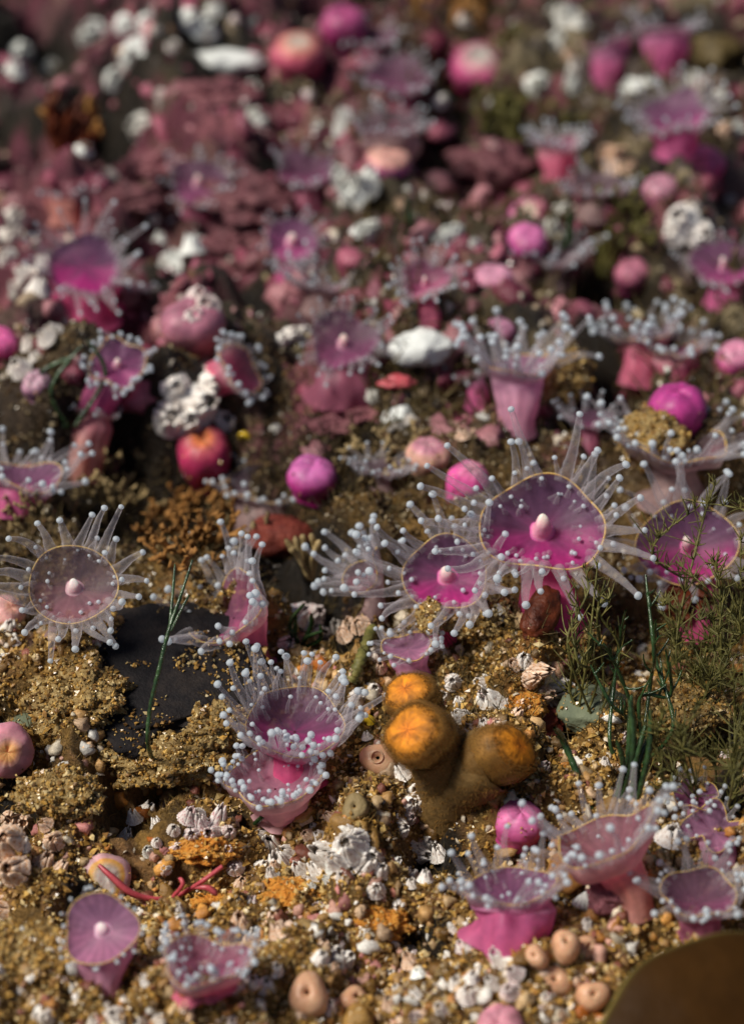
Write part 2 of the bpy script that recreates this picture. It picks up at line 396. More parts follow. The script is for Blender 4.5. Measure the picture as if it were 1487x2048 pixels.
def hairs(P, D, L, r, bend=.5):                # many thin tapering hairs as one mesh
    n = len(P); t = np.array((0, .34, .67, 1.0)); b = rng.normal(0, bend, (n, 3))
    C = P[:, None] + D[:, None]*(t[None, :, None]*L[:, None, None]) + b[:, None]*(t*t)[None, :, None]*(L*.5)[:, None, None]
    e1 = np.cross(D, rng.normal(size=(n, 3))); e1 /= np.linalg.norm(e1, axis=1)[:, None]; e2 = np.cross(D, e1)
    rr = r*np.array((1, .85, .6, .15)); th = np.array((0, 2.094, 4.189))
    V = C[:, :, None] + rr[None, :, None, None]*(np.cos(th)[None, None, :, None]*e1[:, None, None] + np.sin(th)[None, None, :, None]*e2[:, None, None])
    F = gridF(4, 3, True)[None] + (np.arange(n)*12)[:, None, None]
    return V.reshape(-1, 3), F.reshape(-1, 4)
clus = lambda k, th: (lambda x, y: fbm(x*k, y*k, 12.0, 3) > th)
GP = [(.50,.29,.075),(.56,.35,.10),(.34,.19,.05),(.24,.12,.03),(.58,.40,.15),(.16,.08,.022),(.48,.27,.06),(.36,.20,.05),(.64,.49,.24)]
grains('sand_grains', 'golden sand and silt grains over the lower reef', 62000, -120, 1600, 1210, 2120, .011, .042, GP, clus(1.1, -.75))
grains('sand_grains', 'brown grit between the anemones in the middle of the reef', 30000, -120, 1600, 740, 1300, .012, .04, [(.15,.09,.034),(.09,.05,.02),(.24,.16,.07),(.055,.032,.015),(.36,.28,.16)], lambda x, y: (fbm(x*1.3, y*1.3, 12.0, 3) > -.5) & (rng.random(len(x)) < np.clip((22.6+1.2*vn(x, y, 2)-y)/2.5, 0, 1)))
grains('shell_grit', 'coarse pale shell grit mixed into the golden sand', 3400, -120, 1600, 1240, 2120, .022, .085, [(.70,.60,.45),(.55,.38,.20),(.78,.74,.68),(.45,.26,.10),(.36,.20,.07),(.62,.42,.26),(.26,.09,.06),(.55,.24,.06),(.20,.12,.05)], clus(1.5, -.1), 2, .15, 'lump')
grains('coralline_nodules', 'knobbly pink coralline nodules crusting the far rock', 3500, -200, 1700, -60, 920, .025, .10, [(.17,.05,.068),(.27,.095,.115),(.11,.033,.046),(.34,.19,.18),(.08,.04,.033),(.14,.08,.045),(.40,.36,.32)], lambda x, y: (fbm(x*.8, y*.8, 12.0, 3) > -.1) & (x < 1.8+1.5*vn(x, y, 3)), 1, .1)
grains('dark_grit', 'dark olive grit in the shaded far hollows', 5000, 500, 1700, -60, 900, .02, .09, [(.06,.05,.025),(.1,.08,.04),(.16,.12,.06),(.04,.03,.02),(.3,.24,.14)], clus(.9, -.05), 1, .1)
def crust(name, label, n, px0, px1, py0, py1, smin, smax, pal, k, z, th):
    grains(name, label, n, px0, px1, py0, py1, smin, smax, pal, lambda x, y: fbm(x*k, y*k, z, 4) > th, 2, -.35 if py0 > 900 else -.5, 'lump')
crust('encrusting_growth', 'golden brown living crust lumps over the lower reef', 1500, -120, 1600, 1200, 2120, .04, .13, [(.24,.13,.035),(.32,.18,.05),(.17,.085,.02),(.40,.26,.10)], 1.2, 71.0, .05)
crust('encrusting_growth', 'orange living crust lumps over the lower reef', 900, -120, 1600, 1250, 2120, .03, .10, [(.52,.20,.03),(.62,.30,.07),(.40,.12,.02),(.66,.42,.2)], 1.4, 83.0, .3)
crust('encrusting_growth', 'pale peach living crust lumps over the lower reef', 1500, -120, 1600, 1250, 2120, .03, .09, [(.70,.50,.38),(.62,.34,.26),(.76,.66,.56),(.5,.2,.18)], 1.5, 95.0, .28)
crust('encrusting_growth', 'wine pink living crust lumps on the far rock', 2000, -200, 1700, -60, 940, .07, .24, [(.24,.05,.085),(.34,.095,.14),(.15,.03,.05),(.40,.17,.19)], .8, 107.0, .0)
crust('encrusting_growth', 'cream living crust lumps on the far rock', 900, -200, 1700, -60, 940, .05, .14, [(.6,.52,.42),(.7,.68,.62),(.4,.3,.2)], 1.1, 119.0, .25)
def turf(name, label, n, px0, px1, py0, py1, L, r, mat, keep=None):
    px = rng.uniform(px0, px1, n); py = rng.uniform(py0, py1, n)
    d = RX[None]*((px-W/2)/FPX)[:, None] + UP[None]*(-(py-H/2)/FPX)[:, None] + FW[None]
    P = CAM[None] + d*(-CAMZ/d[:, 2])[:, None]
    if keep is not None: P = P[keep(P[:, 0], P[:, 1])]
    P[:, 2] = full_h(P[:, 0], P[:, 1])-.02; n = len(P)
    D = np.stack([rng.normal(0, .6, n), rng.normal(0, .6, n), np.ones(n)], -1); D /= np.linalg.norm(D, axis=1)[:, None]
    V, F = hairs(P, D, L*rng.uniform(.4, 1.2, n), r)
    o = obj(name, raw(name, V, F, M[mat])); o['kind'] = 'stuff'; o['label'] = label; o['category'] = 'turf'
turf('algal_turf', 'short brown algal fuzz sprouting from silt in the hollows', 9000, -60, 1560, 880, 1480, .20, .006, 'turf', clus(1.0, -.1))
turf('algal_turf', 'golden brown fuzz over the silt of the lower reef', 22000, -60, 1560, 1180, 2080, .085, .0045, 'gold', clus(1.2, -.05))
turf('algal_turf', 'blackish brown fuzz added to darken the shaded middle hollows', 3500, 60, 760, 840, 1040, .22, .008, 'shadeturf')  # dark hairs added to deepen the shade of the middle band
turf('algal_turf', 'dark olive fuzz over the far right rock', 5000, 700, 1560, 0, 900, .35, .014, 'turf', clus(.9, .1))

# ------------------------------------------------------------------ anemones
def tentacle_lib():
    out = []
    for k in range(6):
        b = rng.uniform(-1, 1, 2)*2.0; c = rng.uniform(-1, 1, 2)*.3
        t = np.linspace(0, 1, 12)
        P = np.stack([b[0]*t*t + c[0]*np.sin(t*5), b[1]*t*t + c[1]*np.sin(t*5+1), t], -1)
        r = 1.15 - .72*t**.8; th = np.linspace(0, 2*np.pi, 9, endpoint=False)
        rr = r[:, None]*(1+.09*(rng.random((12, 9))*2-1))
        V = P[:, None, :] + np.stack([rr*np.cos(th), rr*np.sin(th), 0*rr], -1)
        out.append((V.reshape(-1, 3), gridF(12, 9, True), P[-1]))
    return out
TL = tentacle_lib()
TM = [(raw('tentacle', V, F, M['tent']), e) for V, F, e in TL]
TIPM = raw('tip', ICO[2][0]*np.array((1, 1, .86)), ICO[2][1], M['tip'])
def tent_small():
    res = []
    for V, F, e in TL[:4]:
        Vt = ICO[1][0]*np.array((.62, .62, .075)) + e
        me = bpy.data.meshes.new('tentacle')
        n = len(V); faces = [list(map(int, f)) for f in F] + [[int(i)+n for i in f] for f in ICO[1][1]]
        me.from_pydata([tuple(v) for v in np.concatenate([V, Vt])], [], faces); me.materials.append(M['tent']); me.materials.append(M['tip'])
        for i, p in enumerate(me.polygons): p.material_index = int(i >= len(F)); p.use_smooth = True
        res.append(me)
    return res
TS = tent_small()
def basis(z):
    z = nz(z); a = np.cross((0.3, .9, .2), z); a = nz(a); b = np.cross(z, a); ang = rng.uniform(0, 6.28)
    x = a*math.cos(ang)+b*math.sin(ang); y = np.cross(z, x); return np.stack([x, y, z], 1)
def add_tentacle(rt, q, d, L, w, tip, sharp):
    B = basis(d); Mx = Matrix.Identity(4)
    for i in range(3):
        Mx[i][0] = B[i, 0]*w; Mx[i][1] = B[i, 1]*w; Mx[i][2] = B[i, 2]*L; Mx[i][3] = q[i]
    k = int(rng.integers(0, 6))
    if not sharp:
        o = obj('tentacle', TS[k % 4], rt); o.matrix_basis = Mx; return
    me, e = TM[k]
    o = obj('tentacle', me, rt); o.matrix_basis = Mx
    t = obj('tip', TIPM, o); t.location = (e[0], e[1], e[2]); t.scale = (tip/w, tip/w, tip/L)
PAL = {  # base, mid, rim, disc upper, disc lower, mouth
 'magenta': ((.90,.15,.36), (.86,.24,.45), (.74,.48,.54), (.21,.11,.22), (.68,.06,.34), (.88,.74,.64)),
 'violet': ((.84,.20,.44), (.76,.34,.56), (.76,.52,.58), (.29,.12,.26), (.62,.14,.38), (.85,.70,.62)),
 'mauve': ((.52,.17,.26), (.50,.24,.32), (.52,.36,.40), (.26,.13,.22), (.46,.14,.30), (.78,.62,.54)),
 'pale': ((.50,.34,.33), (.58,.42,.44), (.56,.42,.42), (.25,.18,.22), (.56,.26,.34), (.90,.84,.78)),
 'pink': ((.90,.24,.38), (.88,.38,.48), (.86,.60,.58), (.46,.18,.30), (.74,.18,.38), (.88,.70,.60)),
 'blush': ((.86,.50,.54), (.88,.56,.60), (.88,.68,.66), (.56,.28,.40), (.74,.34,.48), (.88,.74,.66)),
 'salmon': ((.86,.40,.34), (.86,.34,.40), (.78,.48,.48), (.38,.17,.24), (.68,.22,.32), (.88,.7,.58)),
 'lilac': ((.84,.42,.58), (.80,.44,.62), (.74,.54,.60), (.46,.24,.40), (.68,.30,.50), (.86,.76,.72)),
}
ORANGE = (.82, .42, .12)
def anemone(label, base, disc, R, N, pal='magenta', dep=0.0, rows=((1.0, 26, 1.0), (.9, 22, .62), (.76, 16, .3)), sharp=True, lobe=.05, lk=3, lph=0., fold=0., fph=0.,
            cup=.3, waist=.42, rb=.55, alpha=.82, calpha=.95, mouth=.2, mh=.35, spread=.75, bias=(0, 0, 0), tip=8.0, tw=10.0, name='jewel_anemone', rim=True, arc=None, group='jewel anemones on the reef', squash=1.0):
    B = ground(*base); B[2] -= .05
    zC = depth(B) - dep; C = at_depth(disc[0], disc[1], zC); px = zC/FPX; R *= px; Nw = camvec(N); e1, e2, n3 = frame(Nw)
    rt = root(name, B, label, 'anemone', group); bs, mid, rimc, do, di, mo = PAL[pal]
    if fold == 0.: fold = rng.uniform(-.13, .13); fph = rng.uniform(0, 3.14)
    if squash == 1.0: squash = rng.uniform(.86, 1.0)
    if lobe == .05 and lk == 3: lobe = rng.uniform(.05, .11); lk = int(rng.integers(2, 5)); lph = rng.uniform(0, 6)
    nv = 60; th = np.linspace(0, 2*np.pi, nv, endpoint=False)
    ph = rng.uniform(0, 6.28)
    def rimr(t): return R*(1 + lobe*np.cos(lk*t+lph) + lobe*.5*np.sin((lk+2)*t+ph))
    def rimz(t): return R*(fold*np.cos(2*(t-fph)) + lobe*.8*np.sin((lk+1)*t+ph))
    def dpt(t, s, z): return C + e1*np.expand_dims(rimr(t)*s*np.cos(t), -1) + e2*np.expand_dims(squash*rimr(t)*s*np.sin(t), -1) + n3*np.expand_dims(z, -1)
    # column
    nu = 16; t = np.linspace(0, 1, nu); Lc = np.linalg.norm(C-B)
    ax = np.array((0, 0, 1.0))
    h0, h1 = 2*t**3-3*t**2+1, t**3-2*t**2+t; h2, h3 = -2*t**3+3*t**2, t**3-t**2
    Cb = C - n3*(cup*.75*R)
    P = h0[:, None]*B + h1[:, None]*(ax*Lc*.9) + h2[:, None]*Cb + h3[:, None]*(n3*Lc*.9)
    E1, E2, T = frames_along(P)
    # align the last ring with the disc frame
    off = math.atan2(float(E1[-1]@e2), float(E1[-1]@e1))
    rr = np.interp(t, [0, .06, .16, .45, .72, .9, 1], [rb*1.22, rb*1.1, rb, waist, waist*1.2, .78, .95])*R
    V = np.zeros((nu+3, nv, 3))
    for i in range(nu):
        b = t[i]**3
        ring = P[i] + rr[i]*(E1[i]*np.cos(th-off)[:, None] + E2[i]*np.sin(th-off)[:, None])
        full = dpt(th, rr[i]/R, rimz(th)*b - cup*.75*R*(1-(t[i] > .99)*0) )
        ring2 = P[i] + (full - (C - n3*cup*.75*R))
        V[i] = ring*(1-b) + ring2*b
    wob = .10*fbm(np.cos(th)[None, :]*1.3+ph, np.sin(th)[None, :]*1.3, t[:, None]*2.2+ph, 2)*np.interp(t, [0, .3, .8, 1], [1, 1, .6, 0])[:, None]
    V[:nu] += (V[:nu]-P[:, None, :])*wob[..., None]*2.0
    V[nu] = dpt(th, 1.0+0*th, rimz(th) - .28*cup*R); V[nu+1] = dpt(th, 1.03+0*th, rimz(th) - .02*R); V[nu+2] = dpt(th, 1.0+0*th, rimz(th) + .02*R)
    ts = np.concatenate([t*.9, [.94, .98, 1.0]])
    c = stops(ts, [(0, (*bs, 1)), (.35, (*bs, 1)), (.65, (*mid, calpha)), (.93, (*rimc, calpha*.9)), (1, (*rimc, calpha*.85))])
    cc = np.repeat(c[:, None, :], nv, 1); cc[..., :3] *= (1+.07*np.cos(th*12+ph))[None, :, None]
    obj('column', raw('column', V - B, gridF(nu+3, nv, True), M['veil'], cc), rt)
    # oral disc, see-through look painted in: smoky upper side, magenta lower side
    ns = 14; s = np.linspace(1, .03, ns)
    D = np.zeros((ns, nv, 3))
    for i in range(ns):
        D[i] = dpt(th, s[i]+0*th, rimz(th)*s[i]**2 + .02*R*(s[i] == 1) - cup*R*(1-s[i]**2.2))
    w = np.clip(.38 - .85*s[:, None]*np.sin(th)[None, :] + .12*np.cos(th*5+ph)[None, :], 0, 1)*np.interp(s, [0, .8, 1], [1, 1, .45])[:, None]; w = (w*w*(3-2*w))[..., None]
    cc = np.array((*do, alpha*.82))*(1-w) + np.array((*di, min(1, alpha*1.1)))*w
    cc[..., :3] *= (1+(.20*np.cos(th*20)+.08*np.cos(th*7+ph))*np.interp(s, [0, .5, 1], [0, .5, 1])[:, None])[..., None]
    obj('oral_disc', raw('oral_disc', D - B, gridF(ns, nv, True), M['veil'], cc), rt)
    if rim and sharp:
        tv = np.linspace(0, 2*np.pi, 65); p = dpt(tv, 1.01+0*tv, rimz(tv)+.025*R); rr_ = max(1.3*px, .016*R)
        V, F = tubeVF(p - B, rr_, 6); obj('rim_line', raw('rim_line', V, F, M['flesh'], np.tile((*ORANGE, 1), (len(V), 1))), rt)
    if mouth:
        k = np.linspace(0, 1, 12); mr = .84*mouth*R*np.interp(k, [0, .12, .35, .65, .88, 1], [1.5, 1.08, .94, .74, .44, .02])
        zz = -cup*R*.985 + mh*R*np.interp(k, [0, .12, .35, .65, .88, 1], [0, .12, .45, .80, .97, 1])
        tm = np.linspace(0, 2*np.pi, 16, endpoint=False)
        V = C + n3*zz[:, None, None] + e2*(.16*R*k**2)[:, None, None] + (e1*(.9+.1*np.cos(tm*3))[:, None]*np.cos(tm)[:, None] + e2*.85*np.sin(tm)[:, None])[None]*mr[:, None, None]
        c = stops(k, [(0, (*di, 1)), (.12, tuple(.35*np.array(mo)+.65*np.array(di))+(1,)), (.5, tuple(.45*np.array(mo)+.55*np.array(di))+(1,)), (.8, tuple(.76*np.array(mo)+.24*np.array(di))+(1,)), (1, (*mo, 1))])
        obj('mouth', raw('mouth', V - B, gridF(12, 16, True), M['flesh'], np.repeat(c[:, None, :], 16, 1)), rt)
    # tentacles
    bw = camvec(bias)*np.linalg.norm(bias) if any(bias) else np.zeros(3)
    for fr, n, Lf in rows:
        for i in range(n):
            a = 2*math.pi*(i + rng.uniform(-.32, .32))/n + fr*3
            if arc is not None:
                dd = (a-arc[0]+math.pi) % (2*math.pi)-math.pi
                if abs(dd) > arc[1]: continue
            f = min(1.01, fr + (rng.uniform(-.035, .035) if fr > .8 else rng.uniform(-.24, .14))); aa = np.array([a])
            z = rimz(aa)*f**2 - cup*R*(1-f**2.2)
            q = dpt(aa, np.array([f]), z)[0] - B
            rd = e1*math.cos(a) + e2*math.sin(a)
            d = nz(rd*(spread*(.35+.65*fr)) + n3*(1-spread*.55) + bw + rng.normal(0, .16, 3))
            if rng.random() < .10: continue
            L = R*Lf*rng.uniform(.5, 1.12)
            if Lf > .45: L = max(L, 24*px)
            k = .75+.4*min(1, Lf)
            inner = .60 if fr < .8 else (.8 if fr < .95 else 1.0)
            add_tentacle(rt, q, d, L, .76*tw*px*k*inner*rng.uniform(.85, 1.15), tip*.86*px*inner*rng.uniform(.82, 1.15), sharp)
    return rt
R3 = ((1.0, 20, 1.0), (.9, 16, .5), (.76, 14, .22))
FAR = ((1.0, 15, .55), (.86, 8, .3))

def ball(label, px, py, r, st, N=None, hr=1.0, name='closed_anemone', cat='anemone', group='closed anemones on the reef', flat=1.0, base=None, stripes=.06):
    B = ground(*(base or (px, py+.72*r))); B[2] -= .06; s = depth(B)/FPX; R = r*s
    B[2] -= .22*R; rt = root(name, B, label, cat, group)
    ax = nz(N if N is not None else (rng.normal(0, .08), rng.normal(0, .08)-.12, 1))
    e1, e2, n3 = frame(ax)
    k = np.linspace(0, 1, 26)
    pr = np.interp(k, [0, .08, .22, .42, .58, .72, .84, .91, .95, .98, 1], [.86, .80, .88, 1.0, .98, .82, .52, .3, .16, .07, .01])
    pz = np.interp(k, [0, .08, .22, .42, .58, .72, .84, .91, .95, .98, 1], [-.05, .1, .35, .78, 1.1, 1.38, 1.56, 1.6, 1.58, 1.52, 1.48])
    ker = np.array((.25, .5, .25))
    for _ in range(2):
        pr[1:-1] = np.convolve(pr, ker, 'same')[1:-1]; pz[1:-1] = np.convolve(pz, ker, 'same')[1:-1]
    th = np.linspace(0, 2*np.pi, 36, endpoint=False); ph = rng.uniform(0, 6, 3)
    wob = 1 + .035*np.cos(2*th+ph[0]) + .025*np.cos(3*th+ph[1])
    V = (e1*np.cos(th)[:, None] + e2*flat*np.sin(th)[:, None])[None]*(R*pr[:, None]*wob[None])[..., None] + n3*(R*hr*pz)[:, None, None]
    wr = .012*np.cos(th*11+3*k[:, None]+ph[0])*np.interp(k, [0, .45, .75, .95, 1], [.4, .3, 1, .6, 0])[:, None] + .075*fbm(np.cos(th)[None, :]*1.2+ph[0]*3, np.sin(th)[None, :]*1.2+ph[1], k[:, None]*2.2, 3)
    V = V + (V - n3*(R*hr*.7))*(wr*np.interp(k, [0, .9, 1], [1, 1, .5])[:, None])[..., None]
    c = np.repeat(stops(k, st)[:, None, :]*.82, 36, 1); c[..., :3] *= (1+.25*fbm(np.cos(th)[None, :]*2+ph[1], np.sin(th)[None, :]*2, k[:, None]*3, 3))[..., None]*(1+stripes*np.cos(th*9+ph[2])*np.cos(th*4))[None, :, None]; c[..., 3] = 1
    o = obj('column', raw('column', V[:22], gridF(22, 36, True), M['flesh'], c[:22]), rt)
    q = V[rng.integers(3, 19, 26), rng.integers(0, 36, 26)]; gr = obj('silt_grains', grain_mesh('silt_grains', q, .008, .026, GP, None, .2), rt); gr['kind'] = 'stuff'
    obj('mouth_pucker', raw('mouth_pucker', V[21:], gridF(5, 36, True), M['flesh'], c[21:]), rt)
    return rt
def S_(b, m, t, o=None): return [(0, b), (.45, m), (.68, t if o is None else m), (.82, t), (.92, o or t), (1, o or t)]

# --- in focus, centre and foreground
anemone('large open purple anemone with cream mouth cone, biggest disc, right of centre', (1100,1240), (1085,1050), 124, (.02,.40,1), 'magenta', .25, squash=.8, rows=((1.0,32,1.1),(.93,26,.5),(.74,30,.2)), lobe=.065, lk=3, lph=2.2, cup=.3, mouth=.19, mh=.36, tip=9, tw=14, alpha=.92)
anemone('open violet anemone tucked below left of the largest disc, lit cream mouth', (905,1262), (890,1148), 84, (-.18,.25,1), 'magenta', .35, rows=((1.0,26,1.3),(.92,20,.55),(.74,20,.2)), cup=.28, mouth=.24, mh=.28, tip=9, tw=13, alpha=.92, bias=(-.2,.1,0))
anemone('folded translucent anemone reaching tentacles up-left with an orange rim streak', (745,1225), (728,1140), 48, (-.75,.5,.5), 'pale', .1, rows=((1.0,22,1.9),(.85,14,1.2)), fold=.35, cup=.2, mouth=0, tip=9, tw=12, alpha=.6, calpha=.6, bias=(-.25,.35,.1))
anemone('glassy grey open anemone with white mouth beside the dark stone', (150,1285), (146,1170), 88, (.02,.3,1), 'pale', .45, rows=((1.0,25,1.2),(.92,16,.45),(.74,18,.15)), lobe=.02, cup=.28, mouth=.2, mh=.2, tip=8, tw=13, alpha=.62, calpha=.28)
anemone('pink folded anemone seen edge-on with tentacles fanning up and left', (485,1318), (448,1218), 88, (-.6,.62,.5), 'pink', .1, rows=((1.0,28,1.05),(.85,16,.6)), fold=.26, fph=.7, cup=.35, waist=.6, rb=.6, mouth=0, tip=9.5, tw=13, alpha=.8, bias=(-.1,.25,.1))
anemone('bushy anemone with long upright tentacles behind the frilly pink cup', (590,1540), (590,1442), 94, (.05,.8,.75), 'magenta', .1, rows=((1.0,36,1.15),(.88,28,.8),(.72,18,.5)), cup=.35, mouth=0, tip=9, tw=11, spread=.5, alpha=.8, calpha=.7, bias=(0,.2,0))
anemone('frilly pink cup anemone crowded with short white-tipped tentacles', (553,1612), (546,1552), 90, (-.1,.8,.6), 'blush', .35, rows=((1.0,34,.42),(.85,34,.45),(.66,26,.36)), lobe=.07, lk=4, cup=.4, waist=.62, rb=.5, mouth=0, tip=8.5, tw=9, spread=.35, alpha=.9)
anemone('small lilac anemone with stubby fringe carrying a crumb of silt', (825,1355), (815,1292), 50, (-.1,.85,.5), 'lilac', .1, rows=((1.0,24,.55),(.8,10,.4)), cup=.15, waist=.7, rb=.7, mouth=0, tip=6, tw=9, alpha=.9)
anemone('violet cup anemone in front with dark open interior and orange lip', (1014,1862), (1020,1772), 84, (-.12,1,.34), 'violet', .0, rows=((1.0,22,.95),(.9,16,.5),(.7,16,.35)), lobe=.07, lk=2, cup=.4, waist=.9, rb=.86, mouth=0, tip=8.5, tw=11, spread=.55, alpha=.95, calpha=1)
anemone('salmon funnel anemone with wide wavy orange lip above the white ribbed shell', (1268,1795), (1205,1672), 98, (-.38,.95,.32), 'salmon', .1, rows=((1.0,26,.95),(.88,18,.5),(.7,10,.25)), lobe=.1, lk=3, fold=.15, cup=.55, waist=.42, rb=.4, mouth=0, tip=9, tw=12, spread=.55, alpha=.8, calpha=.95)
anemone('hazy mauve anemone at lower right just above the brown kelp', (1400,1850), (1395,1785), 74, (0,.8,.6), 'mauve', .1, rows=((1.0,22,.9),(.86,14,.5)), cup=.4, waist=.6, mouth=0, tip=8, tw=11, alpha=.7, calpha=.8)
anemone('lilac star-shaped anemone with pinched arms at the right edge', (1440,1720), (1430,1655), 60, (.1,.75,.6), 'lilac', 0, rows=((1.0,14,.6),(.8,8,.4)), lobe=.18, lk=4, cup=.2, waist=.6, mouth=0, tip=7, tw=10, alpha=.95, calpha=1)
anemone('dusky violet anemone half hidden among green filaments at right', (1395,1640), (1390,1588), 44, (0,.8,.6), 'violet', 0, rows=((1.0,16,.6),(.8,8,.4)), cup=.2, waist=.6, mouth=0, tip=6, tw=9)
anemone('smooth lilac anemone in front with big white mouth knob, no tentacles', (205,1945), (200,1858), 74, (-.15,.35,1), 'lilac', .2, rows=((1.0,20,.22),), lobe=.07, lk=3, cup=.28, waist=.72, rb=.5, mouth=.24, mh=.2, tip=5, tw=7, alpha=1, calpha=1)
anemone('pink-lipped anemone in front with a heap of pale tentacles inside', (413,1972), (410,1918), 86, (.08,.95,.42), 'pink', .1, rows=((1.0,26,.5),(.85,24,.55),(.65,18,.45)), lobe=.09, lk=3, fold=.1, cup=.4, waist=.7, rb=.6, mouth=0, tip=8, tw=10, spread=.4, alpha=.9)
anemone('purple anemone at right edge half covered by olive feather weed', (1395,1250), (1372,1088), 92, (-.25,.3,1), 'magenta', .1, rows=R3, cup=.3, mouth=.18, tip=9, tw=12, alpha=.95)
# --- slightly behind focus
anemone('upturned grey anemone with wide tentacle fan in front of a magenta ball', (1350,985), (1345,885), 104, (.05,.95,.38), 'pale', .1, rows=((1.0,30,.85),(.85,20,.6),(.7,10,.4)), cup=.3, waist=.4, mouth=0, tip=8.5, tw=10, alpha=.6, calpha=.6, spread=.7)
anemone('lilac bell anemone seen from the side with tall tentacle crown', (1030,855), (1030,728), 70, (0,.97,.3), 'lilac', 0, rows=((1.0,26,1.5),(.85,18,1.1),(.7,10,.7)), lobe=.06, cup=.25, waist=.62, rb=.55, mouth=0, tip=9, tw=11, spread=.7, alpha=.8, calpha=1)
anemone('dark violet lobed anemone pressed against the lilac bell', (955,800), (950,735), 40, (-.3,.8,.5), 'violet', 0, rows=((1.0,14,.9),), sharp=False, cup=.2, waist=.7, mouth=0, tip=7)
anemone('short pink cup anemone with pale lip above the magenta ball', (1355,750), (1352,695), 50, (0,.96,.35), 'pink', .1, rows=((1.0,22,1.2),(.85,14,.9)), cup=.25, waist=.8, rb=.75, mouth=0, tip=7.5, tw=9, spread=.65)
anemone('bristling anemone crown with pink flank beside dark hollow at right', (1275,735), (1285,665), 62, (-.15,.95,.3), 'pink', 0, rows=((1.0,26,.95),(.85,18,.8),(.65,12,.6)), cup=.2, waist=.6, mouth=0, tip=8, tw=9, spread=.6)
anemone('low grey-fringed cup anemone beside the magenta ball, centre left', (530,1035), (530,972), 76, (.02,.85,.5), 'pale', 0, rows=((1.0,24,.55),(.85,12,.35)), sharp=True, cup=.3, waist=.8, rb=.8, mouth=0, tip=7, tw=9)
anemone('purple cup anemone at the left edge with raised grey tentacles', (40,1010), (40,950), 74, (.1,.92,.4), 'violet', 0, rows=((1.0,22,1.0),(.85,14,.7)), cup=.3, waist=.65, rb=.6, mouth=0, tip=8, tw=10, calpha=1)
anemone('frilled lilac anemone facing out from a leaning column, upper left', (185,830), (235,727), 54, (.1,.35,1), 'violet', .3, rows=((1.0,28,.35),(.85,14,.3)), sharp=True, cup=.2, waist=.6, mouth=.2, mh=.3, tip=6, tw=9, alpha=.95, calpha=.9)
anemone('leaning pink-orange anemone column below the frilled lilac disc', (165,930), (192,815), 42, (.25,.9,.4), 'salmon', .05, rows=((1.0,14,.3),), sharp=False, cup=.1, waist=.9, rb=.8, mouth=0, tip=5)
anemone('pink side-facing anemone with a pale frill beside white barnacles', (425,760), (480,738), 58, (.8,.35,.5), 'pink', .15, rows=((1.0,24,.5),(.85,12,.4)), sharp=True, cup=.15, waist=.6, mouth=0, tip=6.5, tw=9, calpha=1)
anemone('mauve open anemone with pale mouth and clear column, centre of upper half', (682,770), (687,680), 66, (0,.45,1), 'mauve', .25, rows=((1.0,22,.6),(.85,12,.35)), sharp=False, lobe=.08, cup=.25, waist=.8, rb=.95, mouth=.22, mh=.3, alpha=.85, calpha=.6)
anemone('broad magenta disc anemone with grey skirt of tentacles, left', (165,620), (170,530), 70, (.05,.4,1), 'magenta', .3, rows=((1.0,26,1.1),(.9,14,.7)), sharp=False, cup=.1, waist=.9, rb=1.0, mouth=0, tw=9, alpha=1, calpha=.9)
anemone('small mauve disc anemone with white mouth above dark hollow', (585,540), (584,480), 52, (0,.4,1), 'violet', .2, rows=FAR, sharp=False, cup=.2, mouth=.3, mh=.4, alpha=.95)
anemone('faint mauve disc anemone on the far pink crust', (395,415), (396,362), 54, (0,.5,1), 'mauve', .2, rows=FAR, sharp=False, cup=.2, mouth=.22, alpha=.9)
anemone('curled hot pink anemone with bleached fringe, upper centre', (855,620), (848,556), 48, (-.1,.5,1), 'pink', .2, rows=((1.0,24,.9),(.85,16,.6)), sharp=False, lobe=.1, cup=.45, mouth=.15, alpha=1)
anemone('mauve upturned anemone with hazy fringe, far top centre', (800,220), (795,150), 62, (0,.7,.7), 'mauve', .1, rows=FAR, sharp=False, cup=.3, mouth=0)
anemone('grey-crowned pink cup anemone on dark rock, upper right', (1115,340), (1113,285), 44, (0,.9,.4), 'pink', 0, rows=((1.0,22,.9),(.8,12,.6)), sharp=False, cup=.2, waist=.75, rb=.6, mouth=0)
anemone('tall purple anemone column near the top right, left of a pair', (1205,170), (1212,75), 58, (-.1,.95,.3), 'violet', 0, rows=FAR, sharp=False, cup=.2, waist=.62, rb=.45, mouth=0, calpha=1)
anemone('tall purple anemone column near the top right, right of a pair', (1330,140), (1328,50), 64, (.1,.95,.3), 'violet', 0, rows=FAR, sharp=False, cup=.2, waist=.72, rb=.45, mouth=0, calpha=1)
anemone('purple anemone with smoky tentacles above a hot pink ball, far right', (1345,300), (1345,225), 66, (-.2,.7,.7), 'violet', .1, rows=((1.0,24,.9),(.85,14,.6)), sharp=False, cup=.3, waist=.7, mouth=0)
anemone('dark purple open anemone at right edge in shadow', (1450,590), (1445,525), 66, (-.1,.6,.8), 'violet', .1, rows=FAR, sharp=False, cup=.25, mouth=.15)
anemone('smoky mauve anemone above the white barnacle, far centre', (785,310), (780,250), 62, (0,.85,.5), 'pale', 0, rows=FAR, sharp=False, cup=.2, waist=.8, mouth=0)
anemone('dim mauve anemone at far left behind the brushy red weed', (130,430), (128,375), 50, (0,.8,.6), 'salmon', 0, rows=FAR, sharp=False, cup=.2, waist=.8, mouth=0)
anemone('faded mauve anemone with pink flank on the crusted slope', (615,400), (612,335), 56, (.1,.7,.7), 'mauve', .1, rows=FAR, sharp=False, cup=.25, mouth=0)
anemone('smoky grey anemone spread among dark weeds, upper right', (1190,420), (1195,370), 60, (0,.85,.5), 'pale', 0, rows=FAR, sharp=False, cup=.2, mouth=0)
